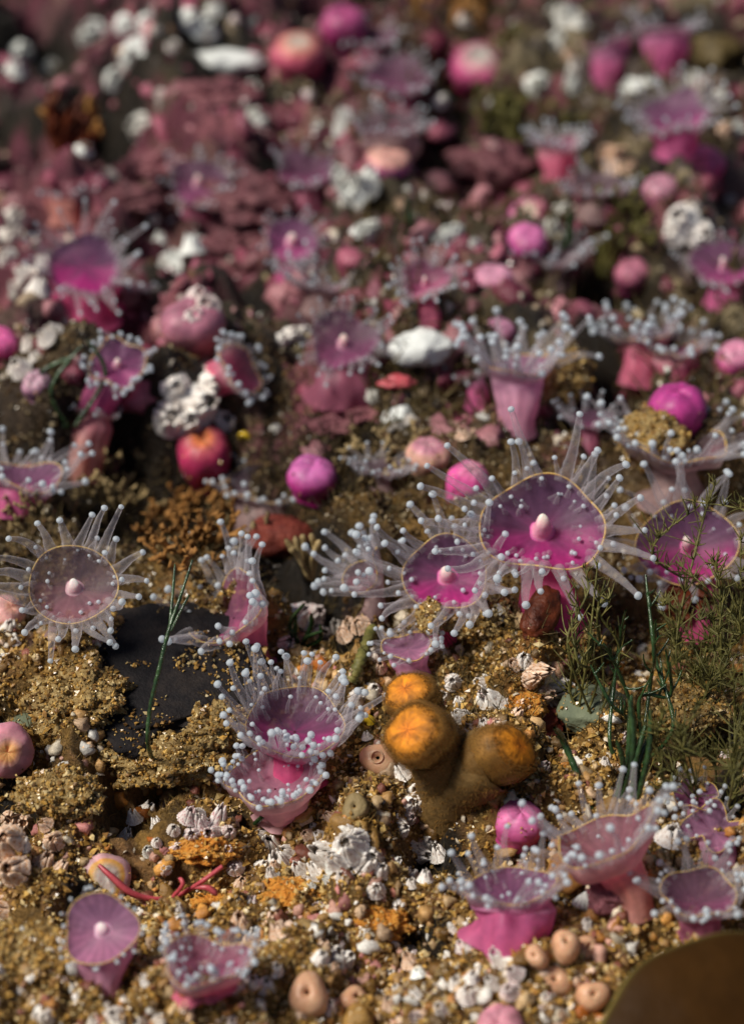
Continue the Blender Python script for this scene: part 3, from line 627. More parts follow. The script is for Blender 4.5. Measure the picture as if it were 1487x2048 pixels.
anemone('hazy grey anemone with clear tentacles left of the purple column', (1100,560), (1105,510), 56, (0,.9,.4), 'pale', 0, rows=((1.0,22,1.0),(.8,12,.7)), sharp=False, cup=.2, mouth=0)
anemone('thin grey anemone behind the small mauve disc, upper middle', (640,600), (645,560), 60, (0,.9,.4), 'pale', 0, rows=((1.0,22,1.0),(.8,12,.7)), sharp=False, cup=.2, mouth=0, calpha=.5)
anemone('dim lilac anemone among the dark top of the reef', (735,110), (738,70), 50, (0,.8,.6), 'mauve', 0, rows=FAR, sharp=False, cup=.2, mouth=0)
anemone('bleached pink anemone frill below the magenta disc, far left', (260,600), (262,560), 40, (.3,.8,.5), 'pale', 0, rows=FAR, sharp=False, cup=.2, mouth=0)
anemone('cloudy anemone with blunt tentacles beside the peach closed one', (760,980), (762,935), 46, (0,.9,.4), 'pale', 0, rows=((1.0,20,.8),(.8,10,.5)), sharp=False, cup=.2, mouth=0, calpha=.6)
anemone('small grey-mauve anemone right of the lilac bell, over brown clump', (1175,880), (1180,835), 44, (0,.9,.4), 'mauve', 0, rows=((1.0,20,.9),(.8,10,.5)), sharp=False, cup=.2, mouth=0)

# --- closed ones
mag = S_((.30,.015,.13), (.50,.04,.26), (.62,.16,.44))
ball('magenta ball of a closed anemone on dark rock, centre left', 625, 935, 50, mag)
ball('crimson closed anemone with orange crown against white barnacles', 414, 885, 57, S_((.22,.03,.03), (.50,.04,.13), (.62,.12,.16), (.78,.24,.09)), hr=1.15)
ball('large magenta ball rising behind the grey tentacle fan, right', 1355, 800, 60, S_((.45,.03,.20), (.48,.04,.24), (.50,.06,.28)), hr=1.1)
ball('hot pink closed anemone at the right edge, mid height', 1476, 690, 40, S_((.7,.08,.3), (.75,.1,.38), (.75,.3,.45)), hr=1.1)
ball('striped hot pink closed anemone leaning behind the largest disc', 925, 945, 42, S_((.75,.10,.34), (.80,.12,.40), (.78,.22,.42), (.7,.3,.4)), hr=1.15, N=(.3,.0,1), stripes=.25)
ball('peach closed anemone with pink crown against rock, centre', 858, 885, 44, S_((.70,.40,.28), (.78,.46,.36), (.66,.26,.36), (.6,.3,.35)), hr=.9)
ball('pink closed anemone blob behind the salmon funnel, lower right', 1035, 1612, 50, S_((.55,.06,.22), (.72,.12,.36), (.76,.2,.44)))
ball('pink closed anemone cut by the bottom edge', 1000, 2052, 52, S_((.75,.2,.3), (.78,.26,.36), (.8,.34,.42)), base=(1000,2075))
ball('pale pink closed anemone with orange centre at the left edge', 4, 1410, 56, S_((.70,.28,.38), (.76,.32,.40), (.80,.38,.42), (.85,.42,.16)), N=(.3,-.8,.6), base=(2,1478))
ball('small pink closed anemone at left edge beside the glassy one', 5, 1195, 34, S_((.75,.35,.36), (.80,.46,.42), (.82,.42,.40), (.8,.4,.3)), N=(.4,-.3,.8))
ball('flat ringed closed anemone, pink then orange then white, lower left', 212, 1705, 50, [(0,(.5,.3,.3)),(.3,(.62,.36,.40)),(.60,(.68,.40,.42)),(.72,(.72,.42,.44)),(.76,(.85,.45,.10)),(.82,(.85,.50,.2)),(.86,(.68,.56,.5)),(.93,(.5,.4,.36)),(1,(.78,.72,.66))], N=(.15,-.75,.75), hr=.6)
ball('dome of clear pink flesh of a closed anemone behind striped barnacles', 388, 622, 62, S_((.34,.16,.14), (.40,.16,.18), (.50,.20,.28)), hr=.95)
ball('hot pink closed anemone cut by the left edge, upper half', 2, 655, 36, S_((.7,.05,.22), (.8,.08,.32), (.8,.15,.4)), hr=1.1)
ball('small lilac closed anemone left of the leaning columns', 74, 748, 30, S_((.55,.25,.4), (.62,.3,.48), (.66,.4,.5)))
ball('lower pink half of a pinched closed anemone, upper right', 1050, 455, 40, S_((.6,.08,.3), (.7,.12,.42), (.72,.2,.45)), hr=1.0)
ball('upper pink half of a pinched closed anemone with pale centre', 1052, 392, 42, S_((.6,.1,.3), (.62,.14,.38), (.7,.3,.35), (.9,.72,.58)), hr=1.0, N=(0,-.5,.8), base=(1052,425))
ball('soft pink closed anemone blob left of the pinched pair', 985, 525, 42, S_((.66,.16,.34), (.72,.24,.42), (.74,.34,.48)), hr=.8)
ball('peach-topped closed anemone at the far top, rosy flanks', 598, 92, 52, S_((.40,.05,.12), (.62,.12,.20), (.72,.28,.22), (.62,.5,.42)), hr=.9, N=(0,-.3,1))
ball('grey-topped closed anemone with crimson flanks, far top right of centre', 958, 98, 56, S_((.36,.02,.10), (.58,.10,.26), (.60,.32,.34), (.5,.46,.42)), hr=.9, N=(0,-.3,1))
ball('hot pink ball of a closed anemone, far right', 1405, 308, 44, S_((.7,.06,.2), (.82,.12,.36), (.80,.2,.4)))
ball('rosy mauve closed anemone left of the far hot pink ball', 1325, 358, 40, S_((.4,.1,.2), (.5,.16,.28), (.52,.24,.32)))
ball('rose closed anemone under the smoky far centre anemone', 775, 290, 46, S_((.55,.1,.36), (.66,.16,.42), (.75,.4,.34)), hr=.7)
ball('dark magenta closed anemone touching the top edge', 690, 22, 48, S_((.3,.02,.12), (.45,.05,.2), (.5,.1,.26)))
ball('dusky pink closed anemone right of the smoky grey spread', 1265, 520, 36, S_((.3,.06,.14), (.42,.1,.2), (.5,.18,.26)))
ball('pale violet bulge of a closed anemone over the far crust', 1000, 640, 30, S_((.4,.12,.26), (.5,.16,.32), (.55,.25,.38)))
ball('dull rose closed anemone right of the lilac closed one', 330, 640, 30, S_((.3,.1,.12), (.4,.16,.18), (.46,.22,.24)))

# ------------------------------------------------------------------ barnacles
def plate_lib(n=6):
    out = []
    for k in range(n):
        nu, nv_ = 7, 6; pk = rng.uniform(.2, .8); V = []
        jag = rng.uniform(-.05, .08, nu)
        for side in (0, 1):
            for j in range(nv_):
                v = j/(nv_-1)
                for i in range(nu):
                    u = i/(nu-1); a = (u-.5)*rad(58)
                    rib = .055*math.cos((u*3+.1*k)*2*math.pi)*(1-.5*v)
                    top = 1.05 - .62*abs(u-pk) + jag[i]
                    zz = v*top if side == 0 else (1-(1-v)*.9)*top
                    if side == 1 and j == 0: zz = .1
                    r = (1.0 - .60*v**.85)+rib - (.13 if side else 0)*(.6+.4*v)
                    V.append((r*math.cos(a), r*math.sin(a), zz))
        V = np.array(V); F0 = gridF(nv_, nu, False); n0 = nv_*nu
        F = [F0, F0[:, ::-1]+n0]
        t = (nv_-1)*nu; rim = np.array([(t+i, t+i+1, n0+t+i+1, n0+t+i) for i in range(nu-1)])
        l = np.array([(j*nu, (j+1)*nu, n0+(j+1)*nu, n0+j*nu) for j in range(nv_-1)]); r_ = np.array([(j*nu+nu-1, n0+j*nu+nu-1, n0+(j+1)*nu+nu-1, (j+1)*nu+nu-1) for j in range(nv_-1)])
        out.append((V, np.concatenate(F+[rim, l, r_])))
    return out
PL = plate_lib()
VALVE = (np.array([(-.36,0,.42),(.36,0,.42),(-.2,.30,.36),(.2,.30,.36),(-.12,.02,.68),(.14,.02,.62),(-.3,0,.3),(.3,0,.3)], float),
         np.array([(0,2,4,4),(2,3,5,4),(3,1,5,5),(4,5,1,0),(0,6,2,2),(1,3,7,7)]))
def fixF(F): return [list(dict.fromkeys(map(int, f))) for f in F]
PMESH = {}
def plate_mesh(mat, k):
    if (mat, k) not in PMESH:
        if k == 'v':
            me = bpy.data.meshes.new('valve'); me.from_pydata([tuple(v) for v in VALVE[0]], [], fixF(VALVE[1])); me.materials.append(M[mat])
        else: me = raw('wall_plate', PL[k][0], PL[k][1], M[mat])
        PMESH[(mat, k)] = me
    return PMESH[(mat, k)]
WHOLE = {}
def whole_mesh(mat, k):
    if (mat, k) not in WHOLE:
        A = Acc(); r = np.random.default_rng(k)
        for i in range(6):
            V, F = PL[int(r.integers(0, 6))]; a = i*math.pi/3 + r.uniform(-.08, .08); c, s = math.cos(a), math.sin(a); h = r.uniform(.85, 1.15)
            A.add(V@np.array(((c, s, 0), (-s, c, 0), (0, 0, h))), F)
        V, F = VALVE; A.add(V, F); A.add(V*np.array((1, -1, 1)), F)
        me = bpy.data.meshes.new('barnacle'); me.from_pydata([tuple(v) for v in np.concatenate(A.V)], [], fixF(np.concatenate(A.F))); me.materials.append(M[mat])
        for p in me.polygons: p.use_smooth = True
        WHOLE[(mat, k)] = me
    return WHOLE[(mat, k)]
def barnacle(px, py, r, mat, label, group, detail=True, h=1.0, tilt=.16, lift=0.0):
    p = ground(px, py); s = depth(p)/FPX*r; n = nz(gnormal(p[0], p[1]) + np.array((rng.normal(0, tilt), rng.normal(0, tilt)-.1, .35)))
    p[2] += lift - .12*s
    q = Vector(n).to_track_quat('Z', 'Y') @ Quaternion((0, 0, 1), rng.uniform(0, 6.28))
    if detail:
        rt = root('barnacle', p, label, 'barnacle', group)
        for i in range(6):
            o = obj('wall_plate', plate_mesh(mat, int(rng.integers(0, 6))), rt); o.rotation_euler = (0, 0, i*math.pi/3+rng.uniform(-.07, .07)); o.scale = (1, 1, rng.uniform(.85, 1.15))
        for sgn in (1, -1):
            o = obj('valve', plate_mesh(mat, 'v'), rt); o.scale = (1, sgn, 1)
    else:
        rt = obj('barnacle', whole_mesh(mat, int(rng.integers(0, 5))), None, p); tag(rt, label, 'barnacle', group)
    rt.rotation_mode = 'QUATERNION'; rt.rotation_quaternion = q; rt.scale = (s, s*rng.uniform(.85, 1.1), s*h*rng.uniform(.85, 1.25))
    return rt
def cluster(pts, mat, label, group, detail=True, h=1.0, **kw):
    O = ('first','second','third','fourth','fifth','sixth','seventh','eighth')
    for i, (a, b, r) in enumerate(sorted(pts)):
        lab = label if len(pts) == 1 else label + ', ' + ('leftmost' if i == 0 else 'rightmost' if i == len(pts)-1 else O[i]+' from left')
        barnacle(a, b, r, mat if isinstance(mat, str) else mat[int(rng.integers(0, len(mat)))], lab, group, detail, h, **kw)
def ring(px, py, n, sx, sy, r0, r1):
    return [(px+rng.normal(0, sx), py+rng.normal(0, sy), rng.uniform(r0, r1)) for _ in range(n)]
WP = ('barn_white', 'barn_pink')
cluster([(655,1690,34),(700,1700,36),(735,1720,34),(680,1725,30),(640,1720,24),(715,1672,26),(762,1735,22),(690,1755,20)], 'barn_white', 'white barnacle in the bright clump at bottom centre', 'white barnacle clump at bottom centre', h=1.2)
cluster([(540,1690,28),(580,1700,26),(560,1730,32),(598,1725,22),(525,1725,22),(545,1755,18)], 'barn_white', 'white barnacle left of the bright bottom centre clump', 'barnacles left of the bottom centre clump', h=1.25)
cluster([(375,1640,22),(400,1640,20),(432,1625,24),(425,1660,26),(385,1668,22),(455,1660,20),(350,1690,16)], 'barn_pink', 'spiky pink-white barnacle left of the frilly pink cup', 'spiky barnacles left of the frilly cup', h=1.45)
cluster([(800,1555,30),(835,1575,36),(850,1600,24),(815,1600,24),(770,1540,26)], 'barn_white', 'white barnacle against the foot of the orange cup coral', 'barnacles at the foot of the cup coral', h=.9)
cluster([(590,1235,30),(625,1230,30),(610,1265,34),(645,1260,24),(575,1275,22)], 'barn_pink', 'pink-striped barnacle under the dark green fingers', 'pink barnacles under the green fingers', h=1.15)
cluster([(1050,1300,22),(1075,1330,26),(1062,1345,24),(1110,1360,30),(1085,1385,24),(1030,1320,18)], ('barn_white','barn_peach'), 'orange-stained barnacle on the ledge right of the cup coral', 'stained barnacles on the ledge', h=1.15)
cluster([(985,1395,40)], 'barn_white', 'broad grey-white barnacle with dark ribs beside the ledge', None, h=1.0)
cluster([(1040,1400,26),(1070,1420,24),(1030,1430,20),(1100,1420,22),(1090,1460,18)], 'barn_peach', 'orange barnacle low on the ledge above the maroon crust', 'orange barnacles low on the ledge', h=1.0)
cluster([(920,1450,20),(945,1460,22),(970,1450,18),(930,1480,24),(900,1470,16)], ('barn_white','barn_peach'), 'barnacle wedged between the two round cup coral heads', 'barnacles between the cup coral heads', h=1.0)
cluster([(1340,1685,36)], 'barn_white', 'lone white barnacle with dark pores right of the salmon funnel', None, h=1.0)
cluster([(720,1385,24),(745,1370,18),(700,1400,16)], 'barn_white', 'small white barnacle by the yellow snail', 'barnacles by the yellow snail', h=1.1)
cluster([(335,1865,30),(360,1845,18)], 'barn_white', 'blurred white barnacle between the smooth lilac and pink-lipped anemones', 'white barnacle pair in front', h=1.0)
cluster([(345,810,46),(395,800,50),(440,820,40),(375,845,36),(350,760,30),(420,770,34)], 'barn_white', 'large white barnacle in the mound behind the crimson ball', 'barnacle mound behind the crimson ball', h=.95)
cluster([(395,690,34),(415,665,28),(375,705,26),(400,640,24)], 'barn_pink', 'streaked barnacle on top of the pink dome', 'streaked barnacles on the pink dome', h=1.0, lift=.35)
cluster([(345,545,30),(385,500,30),(360,520,26),(330,515,22),(400,485,20)], 'barn_cool', 'white barnacle above the pink dome, out of focus', 'soft white barnacles above the dome', False)
cluster([(690,355,34),(725,365,38),(710,390,34),(740,340,26),(680,385,24)], 'barn_cool', 'bright white barnacle patch member at upper centre', 'bright barnacle patch, upper centre', False, h=1.0)
cluster([(575,650,28),(600,660,24),(560,665,18)], 'barn_white', 'white barnacle left of the centre mauve disc', 'barnacles left of the mauve disc', False)
cluster([(730,465,24),(745,458,18),(715,470,16)], 'barn_cool', 'small white barnacle right of the small mauve disc', 'small white barnacles right of the mauve disc', False)
cluster([(890,450,26),(910,455,22),(870,460,18)], 'barn_cool', 'whitish barnacle left of the pinched pink pair', 'barnacles left of the pinched pair', False)
cluster([(1110,430,30),(1130,460,26),(1100,465,24),(1140,430,20)], 'barn_cool', 'whitish barnacle right of the pinched pink pair', 'barnacles right of the pinched pair', False)
cluster([(1220,310,28),(1240,300,30),(1225,335,24),(1260,320,20)], 'barn_peach', 'glinting orange-white barnacle on the far right rock', 'glinting far right barnacles', False)
cluster([(1365,430,36),(1400,450,34),(1350,460,28),(1385,410,24)], 'barn_white', 'greyish barnacle in the far right clump', 'greyish far right barnacles', False)
cluster([(265,95,34),(290,85,28),(190,48,30),(250,40,26),(290,35,24),(310,25,22),(170,60,20)], 'barn_cool', 'bright white barnacle along the far top left ridge', 'white barnacles on the far top left ridge', False, h=.8)
cluster([(400,50,30),(375,20,26),(420,70,20),(430,15,20)], 'barn_cool', 'bright white barnacle at the far top, left of the peach-topped anemone', 'far top white barnacles', False, h=.9)
cluster([(230,158,28),(40,95,28),(100,130,26),(30,150,26)], 'barn_cool', 'pale barnacle at the far left behind the red brushy weed', 'pale far left barnacles', False)
cluster([(500,180,26),(505,230,26),(285,245,36),(520,240,20)], 'barn_cool', 'pale barnacle on the far pink crust slope', 'pale barnacles on the far pink slope', False, h=.8)
cluster([(690,240,24),(685,265,20),(640,250,18)], 'barn_cool', 'thin white barnacle left of the smoky far centre anemone', 'white barnacles by the far centre anemone', False)
cluster([(1075,160,30),(1130,30,32),(1115,70,26),(1100,20,26),(1160,45,22),(1140,150,26)], 'barn_cool', 'dim white barnacle among dark rock near the top right', 'dim barnacles near the top right', False)
cluster([(1460,250,30),(1270,170,28),(1300,165,22),(1400,170,30),(1440,180,24)], 'barn_cool', 'soft white barnacle below the tall purple columns', 'soft barnacles below the purple columns', False)
cluster([(30,430,30),(20,470,28),(35,465,22),(15,510,24),(60,540,30),(90,520,24),(75,580,28),(40,560,24)], 'barn_white', 'cream barnacle at the left edge beside the broad magenta disc', 'cream barnacles at the left edge', False)
cluster([(60,680,26),(95,690,24),(130,640,24),(110,665,20),(40,740,28),(150,610,22),(75,710,20)], 'barn_white', 'cream barnacle above the leaning columns at left', 'cream barnacles above the leaning columns', False)
cluster([(930,830,24),(905,850,22),(940,860,20),(925,880,18)], 'barn_peach', 'glinting barnacle between peach and striped pink closed anemones', 'glinting barnacles by the peach anemone', True)
cluster([(15,1690,40),(30,1740,36),(5,1800,32),(45,1650,24),(20,1640,26)], 'barn_peach', 'large orange-white barnacle at the lower left edge', 'orange barnacles at the lower left edge', True, h=1.0)
cluster([(800,1660,22),(700,1655,18),(640,1660,16),(750,1790,22),(800,1800,18)], 'barn_white', 'small barnacle scattered around the bright bottom centre clump', 'small barnacles round the bottom clump', True)
cluster([(935,1985,26),(915,1955,22),(760,1975,24),(880,2010,20),(960,1950,18),(830,1990,18),(780,1940,18)], 'barn_white', 'pale barnacle in the gravel left of the kelp', 'pale barnacles in the gravel at the bottom', True)
cluster([(470,1730,20),(455,1700,18),(500,1790,18),(620,1760,20),(640,1800,18)], WP, 'small barnacle beside the pink red weed strap', 'small barnacles beside the red strap', True)
cluster([(1470,1480,22),(1455,1500,20)], 'barn_pink', 'reddish barnacle under the olive feather weed at right edge', 'reddish barnacles at the right edge', True)
cluster([(230,2020,24),(270,2035,22),(320,2030,20),(250,1990,16),(190,2035,18)], 'barn_white', 'pale barnacle in the bottom left gravel', 'pale barnacles in the bottom left gravel', True)
cluster([(20,1270,22),(10,1320,20),(30,1300,16)], 'barn_white', 'glinting barnacle below the small pink closed one at left edge', 'glinting barnacles at the left edge', True)
cluster([(700,1240,26),(720,1265,22),(690,1280,22)], 'barn_peach', 'brown-ringed barnacle right of the pink-striped group', 'brown barnacles right of the pink group', True, h=.8)

cluster([(500,1960,26),(530,1975,22),(480,1985,24),(515,2005,20),(550,1950,18)], 'barn_white', 'pale barnacle right of the pink-lipped anemone', 'barnacles right of the pink-lipped anemone', h=1.1)
cluster([(860,1690,22),(835,1715,24),(880,1725,20),(815,1740,22),(850,1755,18)], 'barn_white', 'white barnacle right of the bright bottom centre clump', 'barnacles right of the bottom centre clump', h=1.2)
cluster([(480,1840,22),(510,1850,26),(540,1835,20),(560,1865,24),(500,1885,20)], ('barn_white','barn_peach'), 'cream barnacle below the orange cushion, left of bottom centre', 'cream barnacles below the orange cushion', h=1.1)
cluster([(640,1870,22),(665,1890,26),(690,1905,22),(640,1910,20)], ('barn_white','barn_peach'), 'cream barnacle in front of the front orange cushion', 'cream barnacles in front of the orange cushion', h=1.1)
cluster([(1000,1930,24),(1030,1950,22),(985,1965,20),(1020,1985,24)], ('barn_white','barn_pink'), 'pinkish barnacle in gravel below the violet cup', 'pinkish barnacles below the violet cup', h=1.1)
cluster([(110,1690,22),(85,1720,24),(120,1740,18),(95,1660,18)], 'barn_peach', 'orange-white barnacle left of the flat ringed anemone', 'barnacles left of the ringed anemone', h=1.1)
cluster([(270,1640,18),(295,1625,20),(250,1665,18),(315,1655,16)], 'barn_white', 'small white barnacle above the flat ringed anemone', 'small barnacles above the ringed anemone', h=1.3)
cluster([(885,1395,20),(905,1375,18),(920,1410,18)], 'barn_white', 'small pale barnacle behind the gap of the coral heads', 'small barnacles behind the coral heads', h=1.1)

# ------------------------------------------------------------------ blobs: stones, sponges, silt clumps
def blob(name, label, cat, px, py, rx, ry, rz, mat, sub=4, amp=.15, freq=1.6, N=(0, .79, .62), lift=0.0, group=None, oct_=4, ridge=0.0, rot=0.0, toward=0.0):
    p = ground(px, py)
    if toward: p = at_depth(px, py, depth(p)-toward)
    s = depth(p)/FPX; V, F = ICO[sub]
    sc = np.array((rx, ry, rz))*s; o0 = rng.uniform(0, 50, 3)
    n = fbm(V[:, 0]*freq+o0[0], V[:, 1]*freq+o0[1], V[:, 2]*freq+o0[2], oct_, .55)
    if ridge: n = n + ridge*(.4-np.abs(vn(V[:, 0]*freq*3+o0[1], V[:, 1]*freq*3, V[:, 2]*freq*3)))
    V = V*(1+amp*n)[:, None]*sc
    e1, e2, n3 = frame(camvec(N)); c, s_ = math.cos(rot), math.sin(rot)
    a, b = e1*c+e2*s_, -e1*s_+e2*c
    V = V@np.stack([a, b, n3])
    o = obj(name, raw(name, V, F, M[mat]), None, p + np.array((0, 0, lift)))
    if mat in ('clump', 'orange_sp', 'gstone', 'stone'):
        T = V[F]; nn = np.cross(T[:, 1]-T[:, 0], T[:, 2]-T[:, 0]); ar = np.linalg.norm(nn, axis=1); nn /= ar[:, None]+1e-9
        ok = np.where(nn@np.array((0, -.5, .85)) > -.35)[0]
        if mat == 'stone': ok = ok[fbm(T[ok, 0, 0]*1.1, T[ok, 0, 1]*1.1, 5.0, 3) > .38]
        k = rng.choice(ok, int(min(5000, (260 if mat == 'clump' else 60 if mat == 'orange_sp' else 20)*rx*ry/1000)), p=ar[ok]/ar[ok].sum())
        w = rng.dirichlet((1, 1, 1), len(k)); Q = np.einsum('nk,nkj->nj', w, T[k])
        gr = obj('silt_grains', grain_mesh('silt_grains', Q, .009, .034, GP, None, .4, 'grain', nn[k]), o); gr['kind'] = 'stuff'
    return tag(o, label, cat, group)
st = blob('sponge', 'large smooth dark grey sponge with a small round vent, left of centre', 'sponge', 312, 1372, 200, 205, 40, 'stone', 5, .2, 1.6, rot=-.6, lift=.16)
# vent of the sponge: a low collar ring with a dark throat
def vent(px, py, r, parent, mat):
    d = nz(pray(px, py)); best = None
    dg = bpy.context.evaluated_depsgraph_get(); dg.update()
    hit, loc, nrm, *_ = S.ray_cast(dg, Vector(CAM), Vector(d))
    if not hit: return
    s = depth(loc)/FPX*r; e1, e2, n3 = frame(np.array(nrm)); k = np.linspace(0, 1, 9)
    pr = s*np.interp(k, [0, .3, .5, .7, 1], [1.9, 1.35, 1.05, .8, .7]); pz = s*np.interp(k, [0, .3, .5, .7, 1], [-.25, .35, .45, .25, -.5])
    th = np.linspace(0, 6.2832, 18, endpoint=False)
    V = np.array(loc) + n3*pz[:, None, None] + (e1*np.cos(th)[:, None]+e2*np.sin(th)[:, None])[None]*pr[:, None, None]
    o = obj('vent', raw('vent', V-np.array(parent.location), gridF(9, 18, True), M[mat]), parent)
    A = np.array(loc) + n3*(-s*.1) + (e1*np.cos(th)[:, None]+e2*np.sin(th)[:, None])*s*.78
    V2 = np.concatenate([A, [np.array(loc) - n3*s*.2]])-np.array(parent.location)
    F = [(i, (i+1) % 18, 18) for i in range(18)]
    obj('throat', raw('throat', V2, F, M['dark']), parent)
M['dark'] = m_plain('dark_opening', [(.3, (.006, .005, .004)), (.7, (.015, .012, .01))], 4, .8, .1)
vent(205, 1312, 11, st, 'stone')
blob('pebble', 'green-grey weathered pebble below the green filaments', 'pebble', 1190, 1400, 72, 62, 40, 'gstone', 4, .16, 1.3)
blob('pebble', 'half-buried grey pebble left of the pale pink closed anemone edge', 'pebble', 55, 1440, 34, 30, 24, 'gstone', 3, .12, 1.3)
blob('sponge', 'flattish chalk-white sponge between grey anemones, upper centre right', 'sponge', 842, 692, 66, 44, 36, 'white_sp', 4, .14, 1.8, group=None)
blob('sponge', 'small chalk-white sponge lobe under the larger white one', 'sponge', 800, 832, 36, 32, 30, 'white_sp', 4, .16, 1.6)
blob('sponge', 'wide bright white sponge slab near the far top', 'sponge', 452, 122, 74, 26, 22, 'white_sp', 4, .18, 2.0)
blob('sponge', 'bright white sponge block on the far top left', 'sponge', 278, 82, 42, 26, 26, 'white_sp', 4, .16, 1.8)
blob('silt_clump', 'yellow-brown crumbly silt clump beside the grey tentacle fan', 'silt clump', 1305, 925, 68, 62, 52, 'clump', 5, .26, 2.6, lift=.25, ridge=.5)
blob('silt_clump', 'brown spongy silt clump right of the lilac bell', 'silt clump', 1125, 790, 52, 58, 44, 'clump', 5, .26, 2.6, lift=.25, ridge=.5)
blob('silt_clump', 'crumb of tan silt stuck to the small lilac anemone', 'silt clump', 858, 1300, 26, 36, 22, 'clump', 4, .3, 2.2, lift=.38, ridge=.5)
blob('silt_clump', 'tan silt crust over the upper right edge of the dark sponge', 'silt clump', 440, 1352, 64, 28, 28, 'clump', 5, .36, 3.0, lift=.25, ridge=.5)
blob('silt_clump', 'broad golden silt crust burying the left of the dark sponge', 'silt clump', 158, 1415, 92, 92, 46, 'clump', 5, .34, 3.4, lift=.26, ridge=.6)
blob('silt_clump', 'golden silt heap at the foot of the dark sponge', 'silt clump', 335, 1548, 130, 62, 40, 'clump', 5, .34, 3.4, lift=.22, ridge=.6)
blob('silt_clump', 'lump of golden silt over the lower right corner of the dark sponge', 'silt clump', 440, 1490, 52, 48, 34, 'clump', 5, .36, 3.2, lift=.22, ridge=.6)
blob('silt_clump', 'thin tan silt fringe on the upper left of the dark sponge', 'silt clump', 170, 1290, 48, 26, 22, 'clump', 5, .4, 3.2, lift=.25, ridge=.6)
blob('silt_clump', 'ridged golden silt heap left of the dark gap', 'silt clump', 120, 1590, 80, 60, 34, 'clump', 5, .28, 3.0, ridge=.6)
blob('silt_clump', 'tan silt heap under the violet centre anemone', 'silt clump', 960, 1235, 62, 36, 28, 'clump', 5, .28, 2.8, lift=.05, ridge=.5)
blob('silt_clump', 'pale silt mound among green filaments at right', 'silt clump', 1370, 1420, 80, 60, 40, 'clump', 5, .28, 3.0, lift=.05, ridge=.6)
blob('silt_clump', 'golden silt mound above the green-grey pebble', 'silt clump', 1130, 1270, 70, 40, 26, 'clump', 5, .28, 3.0, ridge=.5)
blob('silt_clump', 'brown silt mound at the lower left corner', 'silt clump', 60, 1900, 110, 60, 34, 'clump', 5, .26, 3.0, ridge=.6)
blob('silt_clump', 'rough silt mound behind the pair of tall purple columns', 'silt clump', 1420, 110, 60, 50, 40, 'turf', 4, .3, 2.6, ridge=.5)
blob('silt_clump', 'brown far silt mound left of the glinting barnacles', 'silt clump', 980, 320, 80, 60, 40, 'coralline', 4, .3, 2.2, ridge=.5)
blob('weed_lobe', 'glossy red-brown weed lobe leaning under the largest disc', 'seaweed', 1082, 1225, 36, 66, 22, 'redbrown', 4, .16, 1.2, toward=.55, N=(.1,.5,1), rot=-.45)
blob('weed_lobe', 'dark red-brown weed tuft in front of the right edge anemone', 'seaweed', 1370, 1180, 44, 70, 34, 'redbrown', 5, .40, 2.8, toward=.7, ridge=.8, rot=-.2)
blob('weed_lobe', 'bright red weed scrap beneath the chalk-white sponge', 'seaweed', 795, 780, 34, 18, 14, 'red', 4, .25, 1.8, lift=.1)
blob('crust', 'maroon crust patch right of the round coral heads', 'crust', 1080, 1445, 48, 44, 20, 'maroon', 4, .2, 2.0)
blob('crust', 'dark maroon ledge behind the pale worm fingers', 'crust', 560, 1075, 62, 48, 36, 'maroon', 4, .16, 1.8)
blob('crust', 'rosy purple crust beneath the white ribbed shell', 'crust', 1225, 1800, 55, 38, 26, 'coralline', 4, .28, 2.6, ridge=.5)
blob('orange_sponge', 'orange sponge cushion under the barnacles left of bottom clump', 'sponge', 585, 1785, 56, 34, 24, 'orange_sp', 5, .34, 2.6, ridge=.7)
blob('orange_sponge', 'orange sponge cushion in front of the bottom centre clump', 'sponge', 745, 1845, 64, 48, 28, 'orange_sp', 5, .34, 2.6, ridge=.7)
blob('orange_sponge', 'brown-orange sponge below the spiky pink-white barnacles', 'sponge', 410, 1700, 66, 32, 24, 'orange_sp', 5, .34, 2.6, ridge=.7)
blob('orange_sponge', 'orange sponge crust on the stained barnacle ledge', 'sponge', 1050, 1395, 42, 36, 18, 'orange_sp', 5, .34, 2.6, ridge=.7)
blob('orange_sponge', 'orange speckled sponge right of the pink red strap', 'sponge', 430, 1790, 44, 30, 20, 'orange_sp', 5, .34, 2.6, ridge=.7)
for i, (a, b, r) in enumerate(sorted(((430,200,80),(500,410,90),(330,330,70),(470,480,60),(650,850,50),(740,820,40),(260,390,56),(720,610,44)))):
    blob('coralline_lump', 'knobbly pink coralline lump on the far slope, ' + ('leftmost','second from left','third from left','fourth from left','fifth from left','sixth from left','seventh from left','rightmost')[i], 'crust', a, b, r, r*.6, r*.35, 'coralline', 5, .42, 2.0, group='coralline lumps on the far slope', ridge=.5)
